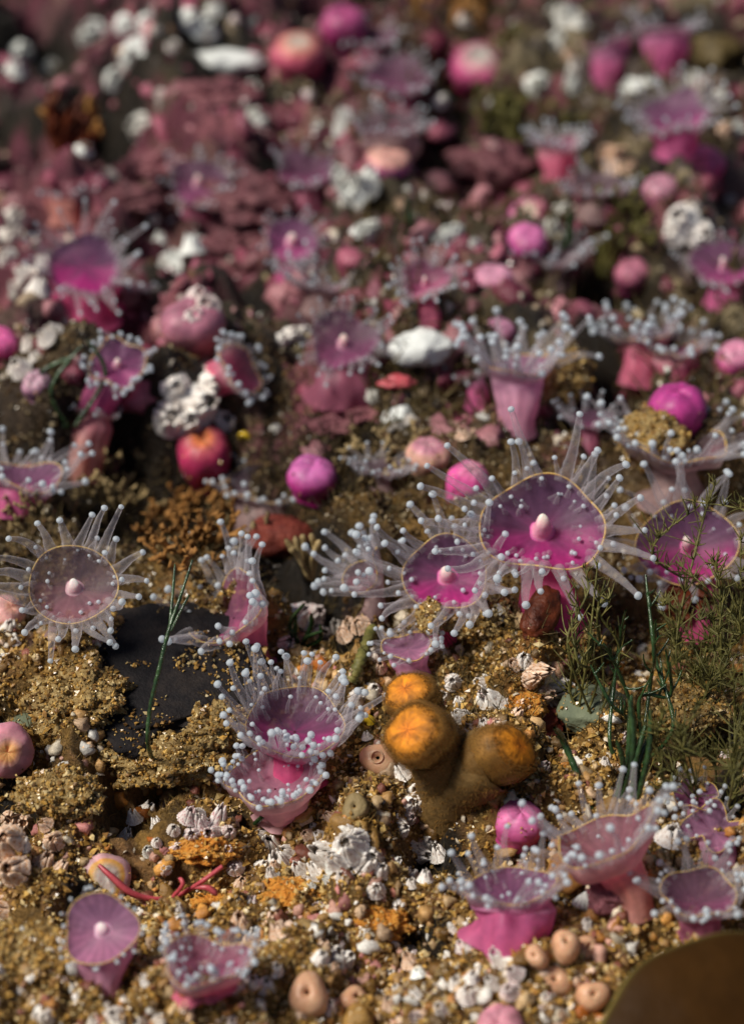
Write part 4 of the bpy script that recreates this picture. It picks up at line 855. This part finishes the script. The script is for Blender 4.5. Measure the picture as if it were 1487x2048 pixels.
# tunicates: round soft tubes with a ringed opening
def tunicate(px, py, r, label, h=1.2, mat='peach_sp', group=None):
    p = ground(px, py); s = depth(p)/FPX*r; rt = root('tunicate', p, label, 'sea squirt', group)
    ax = nz((rng.normal(0, .25), -.55+rng.normal(0, .15), 1)); e1, e2, n3 = frame(ax); k = np.linspace(0, 1, 12); th = np.linspace(0, 6.2832, 20, endpoint=False)
    pr = s*np.interp(k, [0, .25, .55, .75, .86, .93, 1], [1.1, 1.08, .95, .68, .40, .22, .10]); pz = s*h*np.interp(k, [0, .25, .55, .75, .86, .93, 1], [-.2, .3, .75, .98, 1.08, 1.06, .82])
    w = 1+.10*np.cos(2*th+rng.uniform(0, 6))+.07*np.cos(3*th+rng.uniform(0, 6)); h = h*rng.uniform(.7, 1.1)
    V = n3*pz[:, None, None] + (e1*np.cos(th)[:, None]+e2*np.sin(th)[:, None])[None]*(pr[:, None]*w)[..., None]
    obj('body', raw('body', V, gridF(12, 20, True), M[mat]), rt)
    t = np.linspace(0, 6.2832, 21); V, F = tubeVF(n3*(s*h*1.05)+(e1*np.cos(t)[:, None]+e2*np.sin(t)[:, None])*s*.36, s*.05, 6)
    obj('siphon_lip', raw('siphon_lip', V, F, M[mat]), rt)
tunicate(618, 1995, 40, 'plump peach sea squirt left of bottom centre', 1.1)
tunicate(700, 1990, 28, 'smaller peach sea squirt right of the plump one', 1.2)
for a, b, r, l in ((1105,1945,34,'peach sea squirt with clear ring opening, lowest of the right group'),(1072,1912,22,'peach sea squirt left in the right group'),(1130,1900,28,'peach sea squirt at the top of the right group'),(1165,1890,24,'small peach sea squirt, rightmost of the right group'),(1185,1985,30,'peach sea squirt beside the kelp edge')): tunicate(a, b, r, l)
tunicate(710, 1610, 26, 'brownish round sea squirt right of the frilly pink cup', .7, 'tan'); tunicate(1110, 1330, 18, 'tiny translucent peach sea squirt on the stained ledge')
tunicate(760, 1535, 34, 'pale pink sea squirt left of the white barnacle at the coral foot', .9)

# ------------------------------------------------------------------ cup corals
def cup_coral():
    B = ground(925, 1640); rt = root('cup_coral', B, 'cluster of three fuzzy orange-brown cup coral heads on one stalk', 'coral')
    M['coral'] = m_attr('cup_coral_flesh', .55, .25, 12, .65, 1.25, .5, .03)
    z0 = depth(B)
    heads = [((836,1472), 68, 62, .42, (-.50,.34,.80), (905,1552)), ((1006,1508), 72, 56, .34, (.70,.40,.58), (900,1560)), ((822,1394), 54, 46, .06, (-.4,.6,.8), (880,1520))]
    for (hx, hy), rx, ry, dep, N, foot in heads:
        C = at_depth(hx, hy, z0-dep); s = (z0-dep)/FPX; e1, e2, n3 = frame(camvec(N)); Rr = rx*s
        k = np.linspace(0, 1, 26); th = np.linspace(0, 6.2832, 60, endpoint=False)
        Ft = ground(*foot) - np.array((0, 0, .15)); K1 = [0, .15, .35, .5, .62, .75, .9, 1]
        pr = np.interp(k, K1, [.80, .92, 1.0, .95, .82, .60, .3, .02]); pz = np.interp(k, K1, [-.75, -.45, -.02, .30, .48, .60, .66, .66])
        wob = 1+.07*fbm(np.cos(th)*1.5+hx, np.sin(th)*1.5, 0, 3)
        sep = .014*np.cos(th*22)*np.interp(k, [0, .4, .55, .75, .9, 1], [0, .3, 1, .9, .2, 0])[:, None]
        def surf(f, g): return C + (e1*np.cos(th)[:, None]+e2*(ry/rx)*np.sin(th)[:, None])[None]*(Rr*f*pr[:, None]*wob)[..., None] + n3*(Rr*(pz[:, None]*f+sep*g))[..., None]
        V = surf(1.0, 1.0)
        c = stops(k, [(0, (.20,.115,.035)), (.3, (.32,.17,.035)), (.5, (.38,.18,.03)), (.60, (.40,.16,.02)), (.72, (.50,.18,.014)), (.85, (.62,.21,.012)), (1, (.60,.16,.01))])
        cc = np.repeat(c[:, None, :], 60, 1); dk = np.clip(np.cos(th*22)+.3*np.sin(th*7), 0, 1)[None, :]*np.interp(k, [0, .50, .56, .64, .70, 1], [0, 0, 1, .8, 0, 0])[:, None]
        cc[..., :3] *= (1-.35*dk)[..., None]*(1+.45*fbm(np.cos(th)*3, np.sin(th)*3, k[:, None]*6+hx, 4))[..., None]
        hd = obj('polyp', raw('polyp', V-B, gridF(26, 60, True), M['coral'], cc), rt)
        sh = surf(1.13, .2)[:16]; cm = np.tile((.50,.29,.09,.40), (16*60, 1))
        obj('mantle', raw('mantle', sh-B, gridF(16, 60, True), M['veil'], cm), hd)
        i0 = rng.integers(1, 17, 3000); j0 = rng.integers(0, 60, 3000); q = V[i0, j0] + (V[(i0+1), (j0+1) % 60]-V[i0, j0])*rng.random((3000, 1))
        nn = (q-C) + n3*.3*Rr; nn /= np.linalg.norm(nn, axis=1)[:, None]; nn += rng.normal(0, .3, nn.shape); nn /= np.linalg.norm(nn, axis=1)[:, None]
        Vh, Fh = hairs(q-B-nn*.01, nn, Rr*rng.uniform(.05, .16, 3000), .0045)
        f = obj('fuzz', raw('fuzz', Vh, Fh, M['fuzz']), hd); f['kind'] = 'stuff'
        P = curve([C-n3*Rr*.30, C-n3*Rr*.8, (C-n3*Rr*1.1)*.4+Ft*.6, Ft-np.array((0, 0, .2))], 16)
        V, F = tubeVF(P-B, np.interp(np.linspace(0, 1, 16), [0, .3, 1], [.92*Rr, .95*Rr, .98*Rr]), 20, .05)
        stk = obj('stalk', raw('stalk', V, F, M['coral'], np.tile((.17,.10,.034,1), (len(V), 1))), rt)
        Vr = V.reshape(16, 20, 3); i0 = rng.integers(1, 15, 1800); j0 = rng.integers(0, 20, 1800); q = Vr[i0, j0] + (Vr[i0+1, (j0+1) % 20]-Vr[i0, j0])*rng.random((1800, 1))
        nn = q-(P-B)[i0]; nn /= np.linalg.norm(nn, axis=1)[:, None]; nn += rng.normal(0, .35, nn.shape); nn /= np.linalg.norm(nn, axis=1)[:, None]
        Vh, Fh = hairs(q-nn*.01, nn, rng.uniform(.02, .055, 1800), .0045); f = obj('fuzz', raw('fuzz', Vh, Fh, M['fuzz']), stk); f['kind'] = 'stuff'
cup_coral()

# ------------------------------------------------------------------ weeds
def strand_pts(pts, lifts):
    out = []
    for (a, b), l in zip(pts, lifts):
        out.append((a, b, l))
    g0 = ground(pts[-1][0], pts[-1][1]); z = depth(g0)
    return np.array([at_depth(a, b, z-l) for a, b, l in out])
def filament(rt, P, r, mat, name='filament', sides=7, bead=.12):
    n = len(P); R = r*(1+bead*np.sin(np.arange(n)*2.4))*np.interp(np.linspace(0, 1, n), [0, .08, .7, 1], [.8, 1, .95, .45])
    V, F = tubeVF(P-np.array(rt.location), R, sides, .06); return obj(name, raw(name, V, F, M[mat]), rt)
# long dark green strand left of centre (given tip first, foot last)
B = ground(318, 1545)
rt = root('green_weed', B, 'long dark green weed strand curving down over the dark sponge', 'seaweed')
for pts, r in (([(385,1120),(362,1190),(338,1260),(318,1340),(300,1420),(297,1490),(318,1545)], 4.6), ([(350,1128),(347,1170),(343,1215),(340,1250)], 3.2), ([(378,1190),(360,1225),(342,1262)], 3.2)):
    z = depth(B)
    P = np.array([at_depth(a, b, z-.55-.25*math.sin((1545-b)/425*3.0)) if b < 1540 else B for a, b in pts])
    filament(rt, curve(P, 60)[::-1], r*z/FPX, 'green')
def green_tuft(label, foot, tips, r, mat='green', name='green_weed', bend=.15, lift=.25, n=26):
    B = ground(*foot); rt = root(name, B, label, 'seaweed'); z = depth(B)
    for tx, ty, fx in tips:
        F0 = B + RX*(fx*z/FPX); T = at_depth(tx, ty, z-lift*rng.uniform(.3, 1.4))
        mid = (F0+T)/2 + np.array((rng.normal(0, bend), rng.normal(0, bend), .05))*np.linalg.norm(T-F0)
        filament(rt, curve([F0, mid, T], n), r*z/FPX*rng.uniform(.8, 1.15), mat)
    return rt
green_tuft('small tuft of dark green fingers on pink-striped barnacles', (598,1290), [(575,1250,-10),(608,1208,-4),(622,1228,2),(640,1250,6),(645,1262,8),(592,1232,-6)], 5, lift=.4)
green_tuft('single dark green blade right of the coral heads', (1185,1620), [(1108,1455,0)], 7, lift=.2)
green_tuft('short green weed stub below the frilly pink cup', (510,1655), [(556,1598,0)], 6, lift=.3)
green_tuft('upright green blades at lower right above the salmon funnel', (1245,1600), [(1258,1400,-6),(1262,1390,4),(1290,1450,20),(1310,1455,30),(1232,1480,-14),(1300,1420,26)], 7, lift=.2, bend=.05)
def branchy(label, foot, stems, r, mat, nb=7, bl=60, name='green_weed', lift=.4, mess=.07):
    B = ground(*foot); rt = root(name, B, label, 'seaweed'); z = depth(B); px = z/FPX
    for tx, ty, fx in stems:
        F0 = B + RX*(fx*px); T = at_depth(tx, ty, z-lift*rng.uniform(.4, 1.3)); L = np.linalg.norm(T-F0)
        P = curve([F0, F0*.65+T*.35+rng.normal(0, mess, 3)*L, F0*.3+T*.7+rng.normal(0, mess, 3)*L, T], 22); st_ = filament(rt, P, r*px, mat)
        A = Acc(); d0 = nz(T-F0)
        for k in range(nb):
            i = int(rng.integers(6, 21)); d = nz(d0 + RX*rng.choice((-1, 1))*rng.uniform(.35, .8) - FW*rng.normal(0, .35) + rng.normal(0, mess*4, 3)); l = bl*px*rng.uniform(.4, 1.1)*(1.15-i/24)
            t = np.linspace(0, 1, 6)[:, None]; q = P[i] + d*t*l + d0*t*t*l*.35 + rng.normal(0, mess*2.5, 3)*t*t*l
            A.add(*tubeVF(q-np.array(B), r*px*.75*np.linspace(1, .45, 6), 5))
        obj('branchlets', A.mesh('branchlets', M[mat]), st_)['kind'] = 'stuff'
    return rt
branchy('branching green weed with thin forked tips right of the largest disc', (1185,1430), [(1150,1165,-8),(1165,1130,0),(1195,1120,6),(1140,1220,-14),(1210,1160,12),(1230,1190,18),(1130,1180,-16)], 2.8, 'olive', 22, 55, mess=.14)
branchy('straggling green weed leaning right over the green-grey pebble', (1270,1520), [(1195,1290,-6),(1250,1220,0),(1290,1150,8),(1310,1240,14),(1330,1300,20),(1180,1330,-12)], 4.2, 'green', 7, 70, mess=.1)
branchy('dense olive feather weed along the right edge', (1430,1500), [(1400,1010,-20),(1430,960,0),(1460,1000,14),(1480,1060,30),(1420,1120,-12),(1450,1160,6),(1475,1200,20),(1390,1240,-24),(1500,1120,34),(1370,1000,-26),(1350,1120,-30),(1345,1300,-30),(1320,1210,-34),(1380,1370,-20)], 2.4, 'olive', 90, 60, mess=.17)
branchy('drooping olive weed under the feather weed, lower right edge', (1440,1620), [(1400,1400,-14),(1430,1340,0),(1465,1330,14),(1480,1420,24),(1360,1450,-22),(1500,1480,30),(1330,1420,-30),(1320,1500,-34)], 2.4, 'olive', 80, 60, mess=.18)
branchy('far green weed wisp right of the pinched pink pair', (1120,500), [(1140,410,0),(1150,430,6)], 6, 'green', 2, 30)
branchy('dark green weed wisp above the grey anemones, upper centre', (805,500), [(815,400,0),(825,430,4)], 7, 'green', 2, 30)
branchy('dim olive weed clump on the far right rock', (1210,560), [(1190,480,-8),(1215,470,0),(1240,490,10)], 7, 'olive', 10, 50)
green_tuft('thin green weed arch left of the leaning column', (130,850), [(175,680,20),(150,710,0),(165,690,8)], 6, lift=.2)
branchy('brushy dark red weed with pale tips, far upper left', (135,300), [(95,205,-16),(120,190,-6),(145,215,6),(175,235,16),(190,265,24),(110,240,-10),(160,200,10)], 10, 'redbrown', 7, 40, name='red_weed')
# pale stubby tips of the red weed are its branch ends
def stub_fan(label, foot, tips, r, mat, name, cat):
    B = ground(*foot); rt = root(name, B, label, cat); z = depth(B); px = z/FPX
    for tx, ty in tips:
        T = at_depth(tx, ty, z-rng.uniform(.1, .4)); P = curve([B, (B+T)/2+rng.normal(0, .04, 3), T], 12)
        R = r*px*np.interp(np.linspace(0, 1, 12), [0, .6, .92, 1], [.6, .8, 1, .3]); V, F = tubeVF(P-B, R, 8, .05); obj('finger', raw('finger', V, F, M[mat]), rt)
stub_fan('pale tube-worm fingers sprouting beside the maroon ledge', (625,1150), [(570,1078),(590,1072),(605,1068),(622,1066),(640,1080),(598,1090),(580,1095)], 7, 'tan', 'worm_tubes', 'tube worms')
stub_fan('orange-tipped coral weed stubs, far upper left', (140,290), [(180,190),(195,205),(200,240),(205,262),(165,260),(185,275),(100,190),(80,215)], 9, 'orange_br', 'coral_weed', 'seaweed')
# crinkled bryozoan tufts
def frond_mesh(mat, k):
    r = np.random.default_rng(k+50); A = Acc()
    def blade(p, d, l, w, lvl):
        side = nz(np.cross(d, r.normal(size=3))); n = nz(np.cross(d, side)); t = np.linspace(0, 1, 5)
        c = p + d*(t*l)[:, None] + n*(np.sin(t*3+r.uniform(0, 6))*.10*l)[:, None]
        ww = w*np.interp(t, [0, .5, 1], [.5, .9, 1.1])*(1+.3*r.normal(size=5))
        V = np.stack([c-side*ww[:, None], c+n*(.12*l)*(.5-np.abs(t-.5))[:, None], c+side*ww[:, None]], 1); V2 = V - n*.035
        F = gridF(5, 3, False); n0 = 15
        b = [(0, 3, n0+3, n0), (3, 6, n0+6, n0+3), (6, 9, n0+9, n0+6), (9, 12, n0+12, n0+9), (2, n0+2, n0+5, 5), (5, n0+5, n0+8, 8), (8, n0+8, n0+11, 11), (11, n0+11, n0+14, 14), (12, 13, n0+13, n0+12), (13, 14, n0+14, n0+13)]
        A.add(np.concatenate([V.reshape(-1, 3), V2.reshape(-1, 3)]), np.concatenate([F, F[:, ::-1]+n0, b]))
        if lvl:
            for s in (-1, 1): blade(c[-1], nz(d+side*s*r.uniform(.4, .9)+r.normal(0, .2, 3)), l*.75, w*.9, lvl-1)
    blade(np.zeros(3), np.array((0, 0, 1.0)), .42, .085, 2)
    return A.mesh('frond', M[mat])
FR = {}
def bryo(label, px, py, n, sx, sy, size, mat, name='bryozoan_tuft'):
    B = ground(px, py); rt = root(name, B, label, 'bryozoan')
    for _ in range(n):
        k = int(rng.integers(0, 5))
        if (mat, k) not in FR: FR[(mat, k)] = frond_mesh(mat, k)
        q = ground(px+rng.normal(0, sx), py+rng.normal(0, sy)); o = obj('frond', FR[(mat, k)], rt); s = size*depth(q)/FPX*rng.uniform(.7, 1.25)
        o.location = q-B; d = nz((rng.normal(0, .4), rng.normal(0, .3)-.25, 1)); o.rotation_mode = 'QUATERNION'
        o.rotation_quaternion = Vector(d).to_track_quat('Z', 'Y') @ Quaternion((0, 0, 1), rng.uniform(0, 6.28)); o.scale = (s, s, s)
bryo('crinkled orange bryozoan tuft in the hollow left of centre', 380, 1060, 42, 42, 34, 75, 'orange_br')
bryo('tan curled bryozoan sprigs left of the orange tuft', 235, 1010, 24, 48, 22, 70, 'tan')
bryo('brown bryozoan sprigs in shadow above the folded pink anemone', 480, 1060, 16, 30, 26, 60, 'tan')
bryo('tan bryozoan crumbs at the left edge above the glassy anemone', 40, 1040, 12, 36, 18, 55, 'tan')
bryo('olive bryozoan sprigs right of the magenta ball', 740, 925, 18, 30, 20, 60, 'tan')
bryo('ochre bryozoan sprigs beside the dark weeds, far right', 1240, 450, 14, 40, 30, 70, 'olive')
bryo('brown bryozoan sprigs below the largest disc', 1010, 1225, 14, 40, 16, 45, 'tan')
bryo('ochre bryozoan sprigs on far dark rock, upper right', 1050, 250, 18, 60, 50, 80, 'olive')
bryo('ochre bryozoan sprigs at the far top, right of centre', 900, 30, 16, 50, 26, 80, 'orange_br')
# red strap weed
B = ground(345, 1790); rt = root('red_weed', B, 'thin coral-red strap weed curving across the sand, lower left', 'seaweed'); z = depth(B)
def ribbon(rt, pts, w, mat, lift, name='strap', tw=.7):
    P = curve([at_depth(a, b, z-lift-.05*math.sin(i*1.3)) for i, (a, b) in enumerate(pts)], 40); E1, E2, T = frames_along(P); px = z/FPX
    ww = w*px*np.interp(np.linspace(0, 1, 40), [0, .2, .8, 1], [.5, 1, 1, .3]); t = np.linspace(0, tw*3, 40)
    sd = E1*np.cos(t)[:, None]+E2*np.sin(t)[:, None]; n = np.cross(T, sd)
    V = np.stack([P-sd*ww[:, None], P+n*.02, P+sd*ww[:, None], P-n*.02], 1); o = obj(name, raw(name, (V-np.array(rt.location)).reshape(-1, 3), gridF(40, 4, True), M[mat]), rt)
ribbon(rt, [(198,1730),(225,1755),(260,1785),(300,1797),(345,1795),(385,1775),(415,1755),(445,1733)], 8, 'red', .25)
ribbon(rt, [(345,1795),(365,1770),(360,1755)], 6, 'red', .28); ribbon(rt, [(385,1775),(415,1775),(435,1790)], 7, 'red', .25)
# mottled worm
B = ground(735, 1330); rt = root('worm', B, 'thin mottled olive worm leaning between lilac anemone and bushy anemone', 'worm')
filament(rt, curve([ground(702,1372)+(0,0,.06), ground(722,1335)+(0,0,.12), ground(742,1295)+(0,0,.1), ground(748,1272)+(0,0,.05)], 40), .055, 'olive', 'body', 8, .2)
# snails
def snail(label, px, py, r, mat):
    p = ground(px, py); s = depth(p)/FPX*r; rt = root('snail', p, label, 'snail')
    t = np.linspace(0, 5.5*math.pi, 70); k = np.exp(-t*.12); ax = t/(5.5*math.pi)
    P = np.stack([np.cos(t)*k*.6, ax*1.1-.3, np.sin(t)*k*.6+.6], -1)*s; V, F = tubeVF(P, .52*s*k, 12); obj('shell', raw('shell', V, F, M[mat]), rt)
    a = np.linspace(0, 6.2832, 17); V, F = tubeVF(P[0]+np.stack([np.cos(a)*.0, np.cos(a)*.42, np.sin(a)*.42], -1)*s, .09*s, 6); obj('aperture_lip', raw('aperture_lip', V, F, M['chip']), rt)
snail('small yellow snail left of the orange coral heads', 730, 1445, 20, 'yellow')
snail('tiny yellow snail by the crimson closed anemone', 486, 868, 14, 'yellow')
# ribbed white shell
p = ground(1180, 1785); s = depth(p)/FPX; rt = root('bivalve_shell', p, 'white ribbed shell lodged under the salmon funnel', 'shell')
k = np.linspace(0, 1, 10); a = np.linspace(-.9, .9, 41); e1, e2, n3 = frame(camvec((-.2,.5,.8)))
rr = 52*s*k[:, None]*(1+.02*np.cos(a*40)); zz = 18*s*np.sin(k*2.2)[:, None]+2.2*s*np.cos(a*34)*k[:, None]
V = (e1*np.sin(a)[None, :, None]-e2*np.cos(a)[None, :, None])*rr[..., None]+n3*zz[..., None]+UP*22*s-FW*.1
V2 = V-n3*.02; Vs = np.concatenate([V.reshape(-1, 3), V2.reshape(-1, 3)]); F = gridF(10, 41, False)
edge = np.array([(9*41+i, 9*41+i+1, 410+9*41+i+1, 410+9*41+i) for i in range(40)])
obj('valve', raw('valve', Vs, np.concatenate([F, F[:, ::-1]+410, edge]), M['white_sp']), rt)
t_ = np.linspace(0, 1, 8); V, F = tubeVF(np.stack([V[0, 0]+e1*(u-.5)*.08 for u in t_]), .03, 6); obj('hinge', raw('hinge', V, F, M['chip']), rt)
# brown tile-like shell fragment beside it
blob('shell_fragment', 'flat rust-brown shell fragment between violet cup and salmon funnel', 'shell fragment', 1130, 1790, 42, 46, 12, 'orange_br', 3, .22, 1.2, lift=.3, N=(.1,.4,1))
# kelp blade in the near corner
def kelp():
    B = ground(1480, 2080); z = 15.6; px = z/FPX; C = at_depth(1520, 2190, z); e1, e2, n3 = frame(camvec((.15,.45,1)))
    rt = root('kelp', B, 'smooth dark brown kelp blade with yellow edge, bottom right corner', 'kelp')
    th = np.linspace(0, 2*np.pi, 120, endpoint=False); k = np.linspace(0, 1, 26)
    pr = np.interp(k, [0, .5, .75, .88, .95, 1], [.02, .6, .86, .97, 1.0, .985]); pz = np.interp(k, [0, .5, .75, .88, .95, 1], [.22, .16, .09, .04, .0, -.035])
    ed = 1+.012*np.cos(th*5+1)+.008*np.cos(th*11)
    c = stops(k, [(0, (.048,.019,.003)), (.86, (.05,.021,.004)), (.915, (.05,.028,.006)), (.945, (.30,.24,.07)), (1, (.30,.22,.05))])
    def side(off, flip):
        return C + (e1*1.05*np.cos(th)[:, None]+e2*np.sin(th)[:, None])[None]*(335*px*pr[:, None]*ed)[..., None] + n3*(335*px*(pz+off))[:, None, None]
    V = np.concatenate([side(0, 0), side(-.05, 1)[::-1]])
    obj('blade', raw('blade', V-B, gridF(52, 120, True), M['kelp'], np.repeat(np.concatenate([c, c[::-1]])[:, None, :], 120, 1)), rt)
    P = curve([C-e2*60*px-n3*.15, (C+B)/2+RX*.4, B-np.array((0, 0, .2))], 20); V, F = tubeVF(P-B, np.linspace(.16, .24, 20), 10)
    obj('stipe', raw('stipe', V, F, M['kelp'], np.tile((.08,.045,.012,1), (len(V), 1))), rt)
kelp()

# ------------------------------------------------------------------ loose shell chips and pebbles one can pick out
def chip_lib():
    out = []
    for k in range(8):
        n = 11; a = np.linspace(0, 6.2832, n, endpoint=False) + rng.uniform(-.2, .2, n); r = rng.uniform(.6, 1.1, n); V = []
        for lay in (0, 1):
            for f in (1.0, .66, .33):
                x, y = f*r*np.cos(a), f*.75*r*np.sin(a); V.append(np.stack([x, y, .45-.5*(x*x+y*y)+.05*np.cos(a*3)*f-.1*lay], -1))
        V = np.concatenate(V+[np.array([(0, 0, .45), (0, 0, .35)])]); F = []
        q = lambda l, i: (l*n+i % n)
        for i in range(n):
            for l in (0, 1): F += [(q(l, i), q(l, i+1), q(l+1, i+1)), (q(l, i), q(l+1, i+1), q(l+1, i))]
            F += [(q(2, i), q(2, i+1), 6*n)]
            for l in (3, 4): F += [(q(l, i+1), q(l, i), q(l+1, i+1)), (q(l+1, i+1), q(l, i), q(l+1, i))]
            F += [(q(5, i+1), q(5, i), 6*n+1), (q(0, i+1), q(0, i), q(3, i)), (q(0, i+1), q(3, i), q(3, i+1))]
        out.append(raw('shell_chip', V, np.array(F), M['chip'], None, True))
    return out
CH = chip_lib()
ZC = [(-20,700,1540,2060,110,'pale angular shell chip lying on the golden sand, lower left','shell chips on the lower left sand'),
      (700,1330,1640,2060,110,'pale angular shell chip lying on the sand, lower right','shell chips on the lower right sand'),
      (640,1330,1240,1640,70,'pale shell chip in the silt around the coral heads','shell chips round the coral heads'),
      (-20,640,1180,1540,45,'glinting shell chip in the silt round the dark sponge','shell chips round the dark sponge')]
for x0, x1, y0, y1, n, lab, grp in ZC:
    for _ in range(n):
        q = ground(rng.uniform(x0, x1), rng.uniform(y0, y1)); s = depth(q)/FPX*rng.uniform(5, 12)
        o = obj('shell_chip', CH[int(rng.integers(0, 7))], None, q+np.array((0, 0, s*.25))); o.scale = (s, s*rng.uniform(.6, 1), s)
        o.rotation_euler = (rng.normal(-.3, .5), rng.normal(0, .5), rng.uniform(0, 6.28)); tag(o, lab, 'shell chip', grp)

ZB = [(-20,480,1560,2060,34,'tiny white barnacle scattered over the lower left sand','tiny barnacles, lower left'),(480,900,1620,2060,34,'tiny white barnacle scattered over the bottom centre sand','tiny barnacles, bottom centre'),
      (900,1320,1840,2060,26,'tiny white barnacle in the gravel beside the kelp','tiny barnacles beside the kelp'),(640,1300,1240,1560,26,'tiny barnacle in the silt around the coral heads and ledge','tiny barnacles round the coral'),
      (-20,1487,20,560,46,'tiny pale barnacle, a soft dot on the far rock','tiny far barnacles')]
for x0, x1, y0, y1, n, lab, grp in ZB:
    for _ in range(n):
        barnacle(rng.uniform(x0, x1), rng.uniform(y0, y1), rng.uniform(9, 20), ('barn_white','barn_peach','barn_pink','barn_cool')[int(rng.choice(4, p=(.5,.2,.15,.15)))], lab, grp, False, h=1.1)
